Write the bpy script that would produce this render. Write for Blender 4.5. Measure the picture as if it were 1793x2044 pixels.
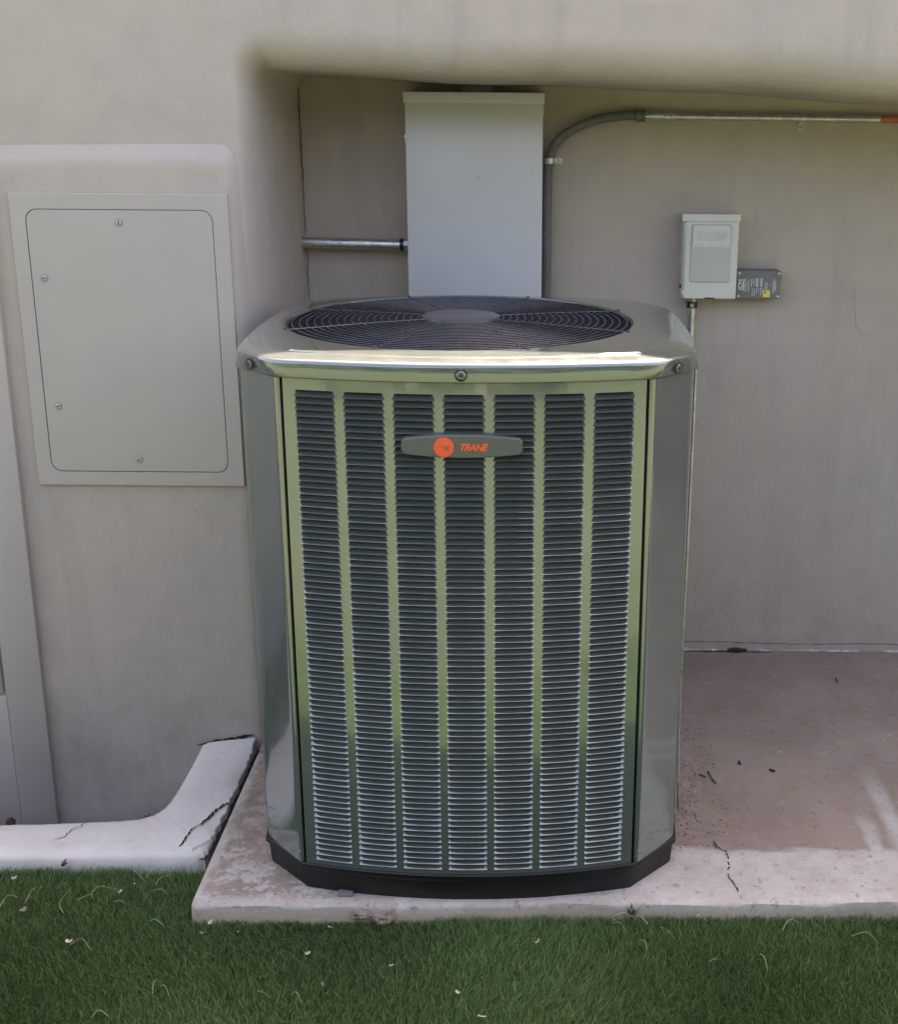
import bpy, bmesh, math, random
import numpy as np
from mathutils import Vector, Matrix, Euler

random.seed(7)
rng = np.random.default_rng(11)
scene = bpy.context.scene
for o in list(bpy.data.objects):
    bpy.data.objects.remove(o)
COL = scene.collection

# ------------------------------------------------------------------ camera
CAM_H, PITCH, ROLL = 1.5234, 0.28566, 0.00829
cp, sp = math.cos(PITCH), math.sin(PITCH)
fwd = Vector((0, cp, -sp)); up0 = Vector((0, sp, cp)); right0 = Vector((1, 0, 0))
cr, sr = math.cos(ROLL), math.sin(ROLL)
right = right0 * cr + up0 * sr
up = up0 * cr - right0 * sr
cam_data = bpy.data.cameras.new('camera')
cam = bpy.data.objects.new('camera', cam_data)
COL.objects.link(cam)
m = Matrix.Identity(4)
for i in range(3):
    m[i][0] = right[i]; m[i][1] = up[i]; m[i][2] = -fwd[i]
m.translation = Vector((0, 0, CAM_H))
cam.matrix_world = m
cam_data.sensor_fit = 'VERTICAL'
cam_data.sensor_height = 36.0
cam_data.lens = 36.0 * 2500.0 / 2044.0
cam_data.shift_x = -179.4 / 2044.0
cam_data.shift_y = -54.7 / 2044.0
cam_data.clip_start = 0.05
cam_data.clip_end = 400
scene.camera = cam

# ------------------------------------------------------------------ sky, sun, exposure
SUN_AZ, SUN_EL = math.radians(20), math.radians(56.4)      # azimuth from +Y towards +X
world = bpy.data.worlds.new('World'); scene.world = world
world.use_nodes = True
wn = world.node_tree.nodes; wl = world.node_tree.links
bg = wn['Background']
sky = wn.new('ShaderNodeTexSky'); sky.sky_type = 'NISHITA'
sky.sun_disc = False
sky.sun_elevation = SUN_EL; sky.sun_rotation = SUN_AZ
sky.air_density = 1.0; sky.dust_density = 3.5; sky.ozone_density = 1.0
wl.new(sky.outputs[0], bg.inputs[0]); bg.inputs[1].default_value = 0.12
sun_d = bpy.data.lights.new('sun', 'SUN'); sun_d.energy = 5.0; sun_d.angle = math.radians(0.5)
sun_d.color = (1.0, 0.955, 0.89)
sun = bpy.data.objects.new('sun', sun_d); COL.objects.link(sun)
sdir = Vector((math.sin(SUN_AZ) * math.cos(SUN_EL), math.cos(SUN_AZ) * math.cos(SUN_EL), math.sin(SUN_EL)))
sun.rotation_euler = (-sdir).to_track_quat('-Z', 'Y').to_euler()
sun.location = sdir * 20
vs = scene.view_settings
vs.view_transform = 'Standard'; vs.look = 'None'; vs.gamma = 1.0
vs.exposure = 2.68
vs.use_white_balance = True; vs.white_balance_temperature = 8100; vs.white_balance_tint = 22   # camera balanced for open shade
scene.render.film_transparent = False
scene.cycles.max_bounces = 8; scene.cycles.diffuse_bounces = 5; scene.cycles.glossy_bounces = 4; scene.cycles.transmission_bounces = 4

# ------------------------------------------------------------------ node helpers
class NT:
    def __init__(s, name, rough=0.6, metallic=0.0, color=(0.5, 0.5, 0.5), spec=0.5):
        s.mat = bpy.data.materials.new(name); s.mat.use_nodes = True
        s.t = s.mat.node_tree; s.b = s.t.nodes['Principled BSDF']
        s.b.inputs['Roughness'].default_value = rough
        s.b.inputs['Metallic'].default_value = metallic
        s.b.inputs['Base Color'].default_value = (*color, 1)
        s.b.inputs['Specular IOR Level'].default_value = spec
        s._pos = None
    def n(s, t, **kw):
        x = s.t.nodes.new(t)
        for k, v in kw.items(): setattr(x, k, v)
        return x
    def l(s, a, b): s.t.links.new(a, b)
    @property
    def pos(s):
        if s._pos is None: s._pos = s.n('ShaderNodeNewGeometry').outputs['Position']
        return s._pos
    def obj(s): return s.n('ShaderNodeTexCoord').outputs['Object']
    def mapv(s, vec, scale=(1, 1, 1), loc=(0, 0, 0)):
        x = s.n('ShaderNodeMapping'); x.inputs['Scale'].default_value = scale; x.inputs['Location'].default_value = loc
        s.l(vec, x.inputs[0]); return x.outputs[0]
    def noise(s, vec, scale, detail=4, rough=0.6, dist=0.0):
        x = s.n('ShaderNodeTexNoise'); x.inputs['Scale'].default_value = scale
        x.inputs['Detail'].default_value = detail; x.inputs['Roughness'].default_value = rough
        x.inputs['Distortion'].default_value = dist
        s.l(vec, x.inputs['Vector']); return x.outputs['Fac']
    def ramp(s, fac, p0, p1, c0=(0, 0, 0), c1=(1, 1, 1)):
        x = s.n('ShaderNodeValToRGB'); e = x.color_ramp.elements
        e[0].position = p0; e[1].position = p1; e[0].color = (*c0, 1); e[1].color = (*c1, 1)
        s.l(fac, x.inputs[0]); return x.outputs[0]
    def rng(s, v, a, b, c=0.0, d=1.0):
        x = s.n('ShaderNodeMapRange', interpolation_type='SMOOTHSTEP')
        for i, k in enumerate((a, b, c, d)): x.inputs[i + 1].default_value = k
        s.l(v, x.inputs[0]); return x.outputs[0]
    def math(s, op, a, b=None, c=None):
        x = s.n('ShaderNodeMath', operation=op)
        for i, v in enumerate((a, b, c)):
            if v is None: continue
            if isinstance(v, (int, float)): x.inputs[i].default_value = v
            else: s.l(v, x.inputs[i])
        return x.outputs[0]
    def mix(s, fac, a, b, mode='MIX'):
        x = s.n('ShaderNodeMix', data_type='RGBA', blend_type=mode)
        if isinstance(fac, (int, float)): x.inputs[0].default_value = fac
        else: s.l(fac, x.inputs[0])
        for i, v in ((6, a), (7, b)):
            if isinstance(v, tuple): x.inputs[i].default_value = (*v, 1)
            else: s.l(v, x.inputs[i])
        return x.outputs[2]
    def sep(s, v):
        x = s.n('ShaderNodeSeparateXYZ'); s.l(v, x.inputs[0]); return x.outputs
    def color(s, c): s.l(c, s.b.inputs['Base Color'])
    def rough(s, r): s.l(r, s.b.inputs['Roughness'])
    def bump(s, h, strength=0.3, dist=0.002):
        x = s.n('ShaderNodeBump'); x.inputs['Strength'].default_value = strength; x.inputs['Distance'].default_value = dist
        s.l(h, x.inputs['Height'])
        prev = s.b.inputs['Normal']
        if prev.is_linked:
            s.l(prev.links[0].from_socket, x.inputs['Normal'])
        s.l(x.outputs[0], prev)

def simple(name, color, rough=0.5, metallic=0.0, var=0.08, scale=30, bump=0.0, bscale=200, bdist=0.001, coat=0.0, rvar=0.1, spec=0.5):
    k = NT(name, rough, metallic, color, spec)
    v = k.obj()
    n1 = k.noise(v, scale, 5)
    c0 = tuple(max(0, c * (1 - var * 2)) for c in color); c1 = tuple(min(1, c * (1 + var * 2)) for c in color)
    k.color(k.ramp(n1, 0.25, 0.75, c0, c1))
    k.rough(k.rng(k.noise(v, scale * 0.6, 3), 0.3, 0.7, max(0.02, rough - rvar), min(1, rough + rvar)))
    if bump: k.bump(k.noise(v, bscale, 3), bump, bdist)
    if coat:
        k.b.inputs['Coat Weight'].default_value = coat; k.b.inputs['Coat Roughness'].default_value = 0.08
    return k.mat

# ------------------------------------------------------------------ materials
def make_stucco(name, color, warm):
    k = NT(name, 0.82, 0, color, 0.3)
    p = k.pos
    big = k.noise(p, 1.6, 4, 0.55)
    mid = k.noise(p, 9, 5, 0.6)
    streak = k.noise(k.mapv(p, (9, 9, 0.8)), 1.0, 4, 0.6)
    c = k.mix(k.rng(big, 0.35, 0.65), color, warm)
    c = k.mix(k.rng(mid, 0.42, 0.75, 0, 0.35), c, tuple(x * 0.8 for x in color))
    c = k.mix(k.rng(streak, 0.48, 0.75, 0, 0.36), c, tuple(x * 0.72 for x in color))
    speck = k.noise(p, 85, 2, 0.5)
    c = k.mix(k.rng(speck, 0.71, 0.77, 0, 0.4), c, tuple(x * 0.45 for x in color))
    splash = k.math('MULTIPLY', k.rng(k.sep(p)[2], -0.1, 0.42, 0.42, 0), k.rng(k.noise(p, 11, 7, 0.72), 0.3, 0.75))
    c = k.mix(splash, c, (0.25, 0.205, 0.165))
    k.color(c)
    k.bump(k.noise(p, 5, 4, 0.55), 0.35, 0.012)
    k.bump(k.noise(p, 60, 5, 0.65), 0.30, 0.003)
    k.bump(k.noise(p, 320, 3, 0.6), 0.5, 0.0012)
    trowel = k.noise(k.mapv(p, (30, 30, 12)), 1.0, 3, 0.5, 1.5)
    k.bump(trowel, 0.35, 0.003)
    return k.mat
M_STUCCO = make_stucco('stucco_paint', (0.455, 0.395, 0.345), (0.485, 0.405, 0.340))
M_PANELPAINT = simple('painted_steel_panel', (0.445, 0.39, 0.345), 0.55, 0, 0.02, 6, 0.12, 120, 0.0008)

def make_slab():
    k = NT('stained_concrete', 0.8, 0, (0.3, 0.25, 0.22), 0.3)
    p = k.pos; xyz = k.sep(p)
    n_big = k.noise(p, 3.2, 5, 0.6); n_mid = k.noise(p, 13, 6, 0.68); n_fine = k.noise(p, 90, 4, 0.7)
    brown = k.mix(k.rng(n_big, 0.3, 0.7), (0.262, 0.195, 0.145), (0.350, 0.265, 0.198))
    brown = k.mix(k.rng(n_mid, 0.35, 0.75, 0, 0.45), brown, (0.35, 0.29, 0.26))
    white = k.mix(k.rng(n_mid, 0.3, 0.7), (0.53, 0.49, 0.435), (0.42, 0.36, 0.30))
    # pale weathered margin along the front edge, with a ragged border
    nb = k.noise(k.mapv(p, (5, 16, 1)), 1.0, 6, 0.72)
    yy = k.math('ADD', xyz[1], k.math('MULTIPLY', k.math('SUBTRACT', nb, 0.5), 0.13))
    edge_r = k.rng(yy, 2.375, 2.405, 1, 0)
    # left part: mottled patches instead of a clean margin
    patch = k.rng(k.noise(p, 14, 8, 0.80, 0.1), 0.46, 0.56)
    edge_l = k.math('MULTIPLY', k.rng(yy, 2.30, 2.75, 1, 0.15), patch)
    sel = k.rng(xyz[0], 0.05, 0.25)
    mask = k.math('ADD', k.math('MULTIPLY', edge_r, sel), k.math('MULTIPLY', edge_l, k.math('SUBTRACT', 1.0, sel)))
    # chalky rim along the left and front edges
    rim = k.rng(k.math('ADD', xyz[0], k.math('MULTIPLY', k.math('SUBTRACT', n_mid, 0.5), 0.05)), -0.685, -0.668, 0.75, 0)
    front = k.rng(k.math('SUBTRACT', xyz[1], k.math('MULTIPLY', xyz[0], 0.0245)), 2.20, 2.235, 0.7, 0)
    mask = k.math('MAXIMUM', mask, k.math('MAXIMUM', rim, front))
    # two dried run-off streaks on the right
    def streak(x0, y0, y1, w):
        nn = k.noise(k.mapv(p, (40, 9, 1)), 1.0, 4, 0.6)
        dx = k.math('ABSOLUTE', k.math('ADD', k.math('SUBTRACT', xyz[0], x0), k.math('MULTIPLY', k.math('SUBTRACT', nn, 0.5), 0.035)))
        a = k.rng(dx, w * 0.25, w, 1, 0)
        return k.math('MULTIPLY', a, k.rng(xyz[1], y0, y1, 0.9, 0))
    mask = k.math('MAXIMUM', mask, k.math('MAXIMUM', streak(0.806, 2.52, 2.80, 0.032), streak(0.745, 2.40, 2.60, 0.026)))
    # a few scuffs
    scuff = k.rng(k.noise(k.mapv(p, (6, 10, 1), (3.1, 0.4, 0)), 1.0, 5, 0.7), 0.64, 0.74, 0, 0.5)
    mask = k.math('MAXIMUM', mask, scuff)
    c = k.mix(mask, brown, white)
    # rusty soil washed against the unit's right side
    soil = k.math('MULTIPLY', k.rng(xyz[0], 0.30, 0.48, 1, 0), k.rng(k.noise(p, 22, 5, 0.7), 0.42, 0.7))
    soil = k.math('MULTIPLY', soil, k.rng(xyz[1], 2.36, 2.5, 0, 0.75))
    c = k.mix(soil, c, (0.17, 0.115, 0.075))
    pit = k.noise(p, 42, 6, 0.75)
    c = k.mix(k.rng(pit, 0.56, 0.66, 0, 0.7), c, (0.17, 0.13, 0.11))
    c = k.mix(k.rng(k.noise(p, 30, 6, 0.75), 0.30, 0.42, 0.35, 0), c, (0.60, 0.56, 0.53))
    c = k.mix(k.rng(n_fine, 0.62, 0.72, 0, 0.5), c, (0.12, 0.10, 0.09))
    # damp ochre line low on the front face
    foot = k.rng(k.math('ADD', xyz[2], k.math('MULTIPLY', k.math('SUBTRACT', n_mid, 0.5), 0.012)), -0.022, -0.008, 0.85, 0)
    c = k.mix(k.math('MULTIPLY', foot, k.rng(n_mid, 0.2, 0.55, 0.35, 1)), c, (0.50, 0.40, 0.285))
    k.color(c)
    k.bump(n_mid, 0.3, 0.006); k.bump(n_fine, 0.6, 0.003); k.bump(pit, 0.35, 0.004)
    return k.mat
M_SLAB = make_slab()

def make_curb():
    k = NT('white_painted_concrete', 0.75, 0, (0.6, 0.6, 0.6), 0.3)
    p = k.pos
    a = k.noise(p, 6, 6, 0.65); b = k.noise(p, 40, 5, 0.7)
    c = k.mix(k.rng(a, 0.3, 0.7), (0.64, 0.60, 0.545), (0.55, 0.515, 0.47))
    c = k.mix(k.rng(b, 0.6, 0.75, 0, 0.5), c, (0.40, 0.37, 0.34))
    xyz = k.sep(p)
    low = k.math('MULTIPLY', k.rng(xyz[2], -0.06, -0.005, 1, 0), k.rng(a, 0.35, 0.62))
    c = k.mix(k.math('MULTIPLY', low, 0.55), c, (0.50, 0.40, 0.31))
    d2 = k.noise(p, 19, 6, 0.72)
    c = k.mix(k.rng(d2, 0.55, 0.72, 0, 0.45), c, (0.38, 0.35, 0.33))
    k.color(c); k.bump(a, 0.3, 0.012); k.bump(d2, 0.22, 0.005); k.bump(b, 0.35, 0.003)
    return k.mat
M_CURB = make_curb()
M_CURBBARE = simple('bare_concrete_patch', (0.45, 0.43, 0.41), 0.85, 0, 0.12, 40, 0.4, 120, 0.002)
M_CRACK = simple('crack_shadow_dirt', (0.035, 0.03, 0.027), 0.95, 0, 0.2, 60, 0.5, 150, 0.002, spec=0.1)
M_SOIL = simple('dark_soil', (0.045, 0.034, 0.026), 0.95, 0, 0.3, 25, 0.8, 60, 0.012, spec=0.1)
M_MUD = simple('dry_mud', (0.30, 0.235, 0.18), 0.95, 0, 0.25, 60, 0.8, 120, 0.006, spec=0.1)

def make_turf():
    k = NT('turf_ground', 0.9, 0, (0.05, 0.08, 0.03), 0.1)
    p = k.pos
    a = k.noise(p, 140, 4, 0.7); b = k.noise(p, 1.3, 4, 0.6)
    c = k.mix(k.rng(a, 0.3, 0.7), (0.046, 0.057, 0.032), (0.100, 0.132, 0.078))
    c = k.mix(k.rng(b, 0.35, 0.7, 0, 0.35), c, (0.115, 0.134, 0.080))
    k.color(c); k.bump(a, 0.8, 0.01)
    return k.mat
M_TURF = make_turf()
def make_blade():
    k = NT('turf_blade', 0.55, 0, (0.06, 0.1, 0.04), 0.35)
    at = k.n('ShaderNodeAttribute', attribute_name='tint')
    k.color(at.outputs['Color'])
    k.b.inputs['Subsurface Weight'].default_value = 0.0
    tr = k.n('ShaderNodeBsdfTranslucent'); k.l(at.outputs['Color'], tr.inputs[0])
    ms = k.n('ShaderNodeMixShader'); ms.inputs[0].default_value = 0.25
    out = k.t.nodes['Material Output']
    k.l(k.b.outputs[0], ms.inputs[1]); k.l(tr.outputs[0], ms.inputs[2]); k.l(ms.outputs[0], out.inputs[0])
    return k.mat
M_BLADE = make_blade()

def make_unitpaint():
    k = NT('green_grey_gloss_paint', 0.2, 0.55, (0.15, 0.165, 0.145), 0.5)
    v = k.pos
    a = k.noise(v, 3.5, 4, 0.6); d = k.noise(v, 45, 4, 0.7)
    c = k.mix(k.rng(a, 0.3, 0.7), (0.172, 0.202, 0.186), (0.196, 0.224, 0.205))
    c = k.mix(k.rng(d, 0.64, 0.8, 0, 0.22), c, (0.28, 0.27, 0.24))
    drip = k.noise(k.mapv(v, (55, 55, 2.2)), 1.0, 4, 0.65)
    c = k.mix(k.rng(drip, 0.60, 0.74, 0, 0.28), c, (0.25, 0.255, 0.235))
    k.color(c)
    k.rough(k.rng(k.noise(v, 14, 5, 0.7), 0.3, 0.75, 0.10, 0.24))
    k.bump(k.noise(v, 5.5, 2, 0.4), 0.05, 0.01)
    k.bump(k.noise(v, 420, 2, 0.4), 0.03, 0.0006)
    k.b.inputs['Coat Weight'].default_value = 0.8; k.b.inputs['Coat Roughness'].default_value = 0.05; k.b.inputs['Coat IOR'].default_value = 1.85
    return k.mat
M_UNIT = make_unitpaint()
M_BASE = simple('black_base_plastic', (0.006, 0.006, 0.006), 0.5, 0, 0.25, 12, 0.15, 160, 0.001)
M_GRILLE = simple('dark_coated_wire', (0.045, 0.047, 0.054), 0.30, 0.3, 0.15, 40)
M_CAP = simple('dark_cap_plastic', (0.060, 0.063, 0.074), 0.38, 0, 0.08, 12)
M_DARK = simple('dark_interior', (0.020, 0.021, 0.024), 0.5, 0.1, 0.2, 20)
def make_coil():
    k = NT('coil_fins', 0.45, 0.6, (0.05, 0.05, 0.055))
    v = k.obj()
    w = k.noise(k.mapv(v, (700, 700, 6)), 1.0, 2); h = k.noise(k.mapv(v, (3, 3, 160)), 1.0, 2)
    c = k.mix(k.rng(w, 0.4, 0.6), (0.030, 0.031, 0.035), (0.11, 0.11, 0.115))
    c = k.mix(k.rng(h, 0.6, 0.7, 0, 0.6), c, (0.2, 0.19, 0.18))
    k.color(c); return k.mat
M_COIL = make_coil()
M_PLATE = simple('nameplate_grey', (0.100, 0.110, 0.100), 0.4, 0.1, 0.05, 20)
M_ORANGE = simple('orange_enamel', (0.86, 0.115, 0.035), 0.35, 0, 0.04, 40)
M_REDDARK = simple('dark_red_enamel', (0.50, 0.085, 0.06), 0.4, 0, 0.04, 40)
M_PALE = simple('pale_edge_enamel', (0.62, 0.55, 0.48), 0.4, 0, 0.04, 40)
M_SCREW = simple('zinc_screw', (0.40, 0.40, 0.39), 0.35, 0.8, 0.1, 60)
M_GALV = NT('galvanised_steel', 0.34, 0.9, (0.55, 0.56, 0.57))
_v = M_GALV.obj(); M_GALV.color(M_GALV.ramp(M_GALV.noise(_v, 35, 5), 0.3, 0.7, (0.42, 0.43, 0.44), (0.66, 0.67, 0.68)))
M_GALV.rough(M_GALV.rng(M_GALV.noise(_v, 60, 3), 0.3, 0.7, 0.26, 0.46)); M_GALV = M_GALV.mat
M_GREYBOX = simple('grey_enamel_steel', (0.60, 0.595, 0.60), 0.30, 0.0, 0.012, 5, 0.05, 300, 0.0006, coat=0.1, rvar=0.015)
M_DISC = simple('pale_grey_enamel', (0.62, 0.61, 0.57), 0.28, 0.0, 0.015, 10, 0.05, 300, 0.0006, coat=0.2, rvar=0.02)
M_DISCPANEL = simple('grey_green_panel', (0.48, 0.485, 0.455), 0.3, 0.0, 0.01, 10, coat=0.2, rvar=0.015)
M_FLEX = simple('grey_flexible_conduit', (0.135, 0.13, 0.13), 0.5, 0, 0.08, 30)
M_TAPE = simple('orange_red_tape', (0.50, 0.13, 0.08), 0.5, 0, 0.1, 30)
M_MODULE = simple('dark_grey_module', (0.17, 0.165, 0.16), 0.45, 0, 0.06, 20)
M_PRINT = simple('white_print', (0.62, 0.64, 0.66), 0.5, 0, 0.02, 20)
M_YELLOW = simple('yellow_sticker', (0.75, 0.66, 0.12), 0.5, 0, 0.04, 30)
M_GREENLED = simple('green_lens', (0.16, 0.32, 0.16), 0.3)
M_BLACK = simple('black_rubber', (0.012, 0.012, 0.014), 0.5, 0, 0.2, 30)
M_BLUECAP = simple('blue_black_ring', (0.015, 0.020, 0.05), 0.3, 0.2, 0.1, 30)
M_STRAW = simple('dry_straw', (0.34, 0.30, 0.17), 0.8, 0, 0.2, 60)
M_PETAL = simple('pale_dry_petal', (0.46, 0.40, 0.31), 0.8, 0, 0.15, 80)
M_LEAFBROWN = simple('brown_dead_leaf', (0.23, 0.17, 0.12), 0.85, 0, 0.25, 80)
M_LEAFRED = simple('dark_red_leaf', (0.16, 0.025, 0.03), 0.7, 0, 0.2, 80)
M_TWIG = simple('dark_twig', (0.035, 0.025, 0.02), 0.9, 0, 0.2, 60)
M_WEED = simple('weed_leaf', (0.10, 0.14, 0.05), 0.6, 0, 0.2, 60)
M_CAULK = simple('pale_chalky_caulk', (0.46, 0.44, 0.40), 0.85, 0, 0.2, 60, 0.6, 150, 0.002)
M_ADDED_HEDGE = simple('added_hedge_leaf', (0.034, 0.052, 0.024), 0.6, 0, 0.3, 8)

# ------------------------------------------------------------------ mesh helpers
def new_mesh(name, verts, faces, smooth=False, sharp=None):
    me = bpy.data.meshes.new(name)
    me.from_pydata([tuple(map(float, v)) for v in verts], [], faces)
    me.update()
    if smooth:
        me.shade_smooth()
        if sharp is not None: me.set_sharp_from_angle(angle=math.radians(sharp))
    return me
def link(name, me, mat, parent=None):
    o = bpy.data.objects.new(name, me); COL.objects.link(o)
    if mat is not None and me is not None and len(me.materials) == 0: me.materials.append(mat)
    if parent is not None: o.parent = parent
    return o
def world_origin(o):
    v = Vector((0, 0, 0))
    while o is not None:
        v += o.location; o = o.parent
    return v
def mk(name, verts, faces, mat, parent=None, smooth=False, sharp=None, wc=True):
    """verts in world coordinates (wc) or in the parent's own frame"""
    if parent is not None and wc:
        w = world_origin(parent); verts = [(v[0] - w.x, v[1] - w.y, v[2] - w.z) for v in verts]
    return link(name, new_mesh(name, verts, faces, smooth, sharp), mat, parent)
def thing(name, label, cat, loc=(0, 0, 0), rz=0.0, group=None):
    o = bpy.data.objects.new(name, None); COL.objects.link(o)
    o.empty_display_size = 0.1
    o.location = loc; o.rotation_euler = (0, 0, rz)
    o['label'] = label; o['category'] = cat
    if group: o['group'] = group
    return o
def tag(o, label, cat, group=None):
    o['label'] = label; o['category'] = cat
    if group: o['group'] = group
    return o
def setting(o, kind='structure'):
    o['kind'] = kind; return o
def box_vf(x0, x1, y0, y1, z0, z1, bevel=0.0, seg=2):
    bm = bmesh.new()
    bmesh.ops.create_cube(bm, size=1.0)
    for v in bm.verts:
        v.co = Vector(((x0 + x1) / 2 + v.co.x * (x1 - x0), (y0 + y1) / 2 + v.co.y * (y1 - y0), (z0 + z1) / 2 + v.co.z * (z1 - z0)))
    if bevel > 0:
        bmesh.ops.bevel(bm, geom=list(bm.edges), offset=bevel, segments=seg, affect='EDGES', profile=0.5)
    bm.verts.index_update()
    V = [v.co.copy() for v in bm.verts]; F = [[v.index for v in f.verts] for f in bm.faces]
    bm.free(); return V, F
def box(name, x0, x1, y0, y1, z0, z1, mat, parent=None, bevel=0.0, seg=2, wc=True):
    V, F = box_vf(x0, x1, y0, y1, z0, z1, bevel, seg)
    return mk(name, V, F, mat, parent, bevel > 0, 35, wc)
def merge(*parts):
    V, F = [], []
    for v, f in parts:
        b = len(V); V += list(v); F += [[i + b for i in q] for q in f]
    return V, F
def tube_vf(path, r, sides=10, caps=True):
    P = [Vector(p) for p in path]; V, F = [], []
    rs = r if isinstance(r, (list, tuple)) else [r] * len(P)
    prev = None
    for i, p in enumerate(P):
        t = (P[min(i + 1, len(P) - 1)] - P[max(i - 1, 0)]).normalized()
        if prev is None:
            a = Vector((0, 0, 1)) if abs(t.z) < 0.9 else Vector((1, 0, 0))
            u = t.cross(a).normalized()
        else:
            u = (prev - t * prev.dot(t)).normalized()
        w = t.cross(u); prev = u
        for k in range(sides):
            an = 2 * math.pi * k / sides
            V.append(p + (u * math.cos(an) + w * math.sin(an)) * rs[i])
    n = sides
    for i in range(len(P) - 1):
        for k in range(n):
            F.append([i * n + k, i * n + (k + 1) % n, (i + 1) * n + (k + 1) % n, (i + 1) * n + k])
    if caps:
        F.append(list(range(n))[::-1]); F.append([(len(P) - 1) * n + k for k in range(n)])
    return V, F
def tube(name, path, r, mat, parent=None, sides=12, wc=True):
    V, F = tube_vf(path, r, sides)
    return mk(name, V, F, mat, parent, True, 40, wc)
def grid_vf(rows):
    """rows: list of equally long point lists -> quads"""
    V = [p for r in rows for p in r]; n = len(rows[0]); F = []
    for i in range(len(rows) - 1):
        for j in range(n - 1):
            F.append([i * n + j, i * n + j + 1, (i + 1) * n + j + 1, (i + 1) * n + j])
    return V, F
def spline(pts, n=8):
    P = [Vector(p) for p in pts]; out = []
    for i in range(len(P) - 1):
        a = P[max(i - 1, 0)]; b = P[i]; c = P[i + 1]; d = P[min(i + 2, len(P) - 1)]
        for k in range(n):
            t = k / n
            out.append(0.5 * ((2 * b) + (c - a) * t + (2 * a - 5 * b + 4 * c - d) * t * t + (3 * b - a - 3 * c + d) * t ** 3))
    out.append(P[-1]); return out
def rounded_rect(x0, x1, z0, z1, r, seg=6):
    pts = []
    for cx, cz, a0 in ((x1 - r, z1 - r, 0), (x0 + r, z1 - r, 90), (x0 + r, z0 + r, 180), (x1 - r, z0 + r, 270)):
        for k in range(seg + 1):
            a = math.radians(a0 + 90 * k / seg); pts.append((cx + r * math.cos(a), cz + r * math.sin(a)))
    return pts
def plate_vf(outline, y_front, y_back, bevel=0.0015):
    """solid plate facing -y from an outline of (x,z) points (counter-clockwise seen from the front)"""
    n = len(outline); cx = sum(p[0] for p in outline) / n; cz = sum(p[1] for p in outline) / n
    V = []
    def ring(y, ins):
        for i, (x, z) in enumerate(outline):
            a = outline[i - 1]; b = outline[(i + 1) % n]
            t = Vector((b[0] - a[0], b[1] - a[1])).normalized(); nx, nz = -t.y, t.x
            V.append((x + nx * ins, y, z + nz * ins))
    ring(y_back, 0); ring(y_front + bevel, 0); ring(y_front, bevel)
    F = []
    for r in range(2):
        for i in range(n):
            j = (i + 1) % n; F.append([r * n + i, r * n + j, (r + 1) * n + j, (r + 1) * n + i])
    F.append([2 * n + i for i in range(n)])
    F.append([i for i in range(n)][::-1])
    return V, F
def plate(name, outline, yf, yb, mat, parent=None, bevel=0.0015, wc=True):
    V, F = plate_vf(outline, yf, yb, bevel); return mk(name, V, F, mat, parent, True, 35, wc)
def disc_vf(c, axis, r, depth, n=20, bevel=0.25):
    """short rounded cylinder whose top looks along axis"""
    a = Vector(axis).normalized(); h = Vector((0, 0, 1)) if abs(a.z) < 0.9 else Vector((1, 0, 0))
    u = a.cross(h).normalized(); w = a.cross(u); c = Vector(c)
    V, F = [], []
    for rr, dd in ((r, 0), (r, depth * (1 - bevel)), (r * (1 - bevel * 0.5), depth)):
        for k in range(n):
            an = 2 * math.pi * k / n; V.append(c + (u * math.cos(an) + w * math.sin(an)) * rr + a * dd)
    for q in range(2):
        for k in range(n): F.append([q * n + k, q * n + (k + 1) % n, (q + 1) * n + (k + 1) % n, (q + 1) * n + k])
    F.append([2 * n + k for k in range(n)])
    return V, F
def disc(name, c, axis, r, depth, mat, parent=None, n=20, wc=True):
    V, F = disc_vf(c, axis, r, depth, n); return mk(name, V, F, mat, parent, True, 35, wc)
def text_vf(body, size, extrude=0.0, shear=0.0, offset=0.0, spacing=1.0):
    cu = bpy.data.curves.new('lettering_source', 'FONT')
    cu.body = body; cu.size = size; cu.extrude = extrude; cu.shear = shear; cu.offset = offset; cu.space_character = spacing
    cu.align_x = 'CENTER'; cu.align_y = 'CENTER'; cu.resolution_u = 3
    ob = bpy.data.objects.new('lettering_source', cu); COL.objects.link(ob)
    dg = bpy.context.evaluated_depsgraph_get()
    me = bpy.data.meshes.new_from_object(ob.evaluated_get(dg))
    V = [v.co.copy() for v in me.vertices]; F = [list(p.vertices) for p in me.polygons]
    bpy.data.objects.remove(ob); bpy.data.curves.remove(cu); bpy.data.meshes.remove(me)
    return V, F
def jitter_line(pts, n, amp):
    out = []
    for i in range(len(pts) - 1):
        a, b = Vector(pts[i]), Vector(pts[i + 1])
        for k in range(n):
            out.append(a.lerp(b, k / n) + Vector([random.uniform(-amp, amp) for _ in a]))
    out.append(Vector(pts[-1])); return out
def crack_strip(name, pts, w, normal, mat, parent, taper=True, n=5, amp=0.0025):
    """thin irregular sliver of dark dirt lying in a crack"""
    N = Vector(normal); P = jitter_line(pts, n, amp); L, R = [], []
    for i, p in enumerate(P):
        p = p - N * (p - Vector(pts[0])).dot(N) if False else p
        t = (P[min(i + 1, len(P) - 1)] - P[max(i - 1, 0)]).normalized(); s = N.cross(t)
        s = s.normalized() if s.length > 1e-6 else Vector((1, 0, 0))
        f = min(1, min(i, len(P) - 1 - i) / 3 + 0.12) if taper else 1
        ww = w * f * random.uniform(0.5, 1.3) / 2
        L.append(p + s * ww); R.append(p - s * ww)
    return mk(name, *grid_vf([L, R]), mat, parent)

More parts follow.
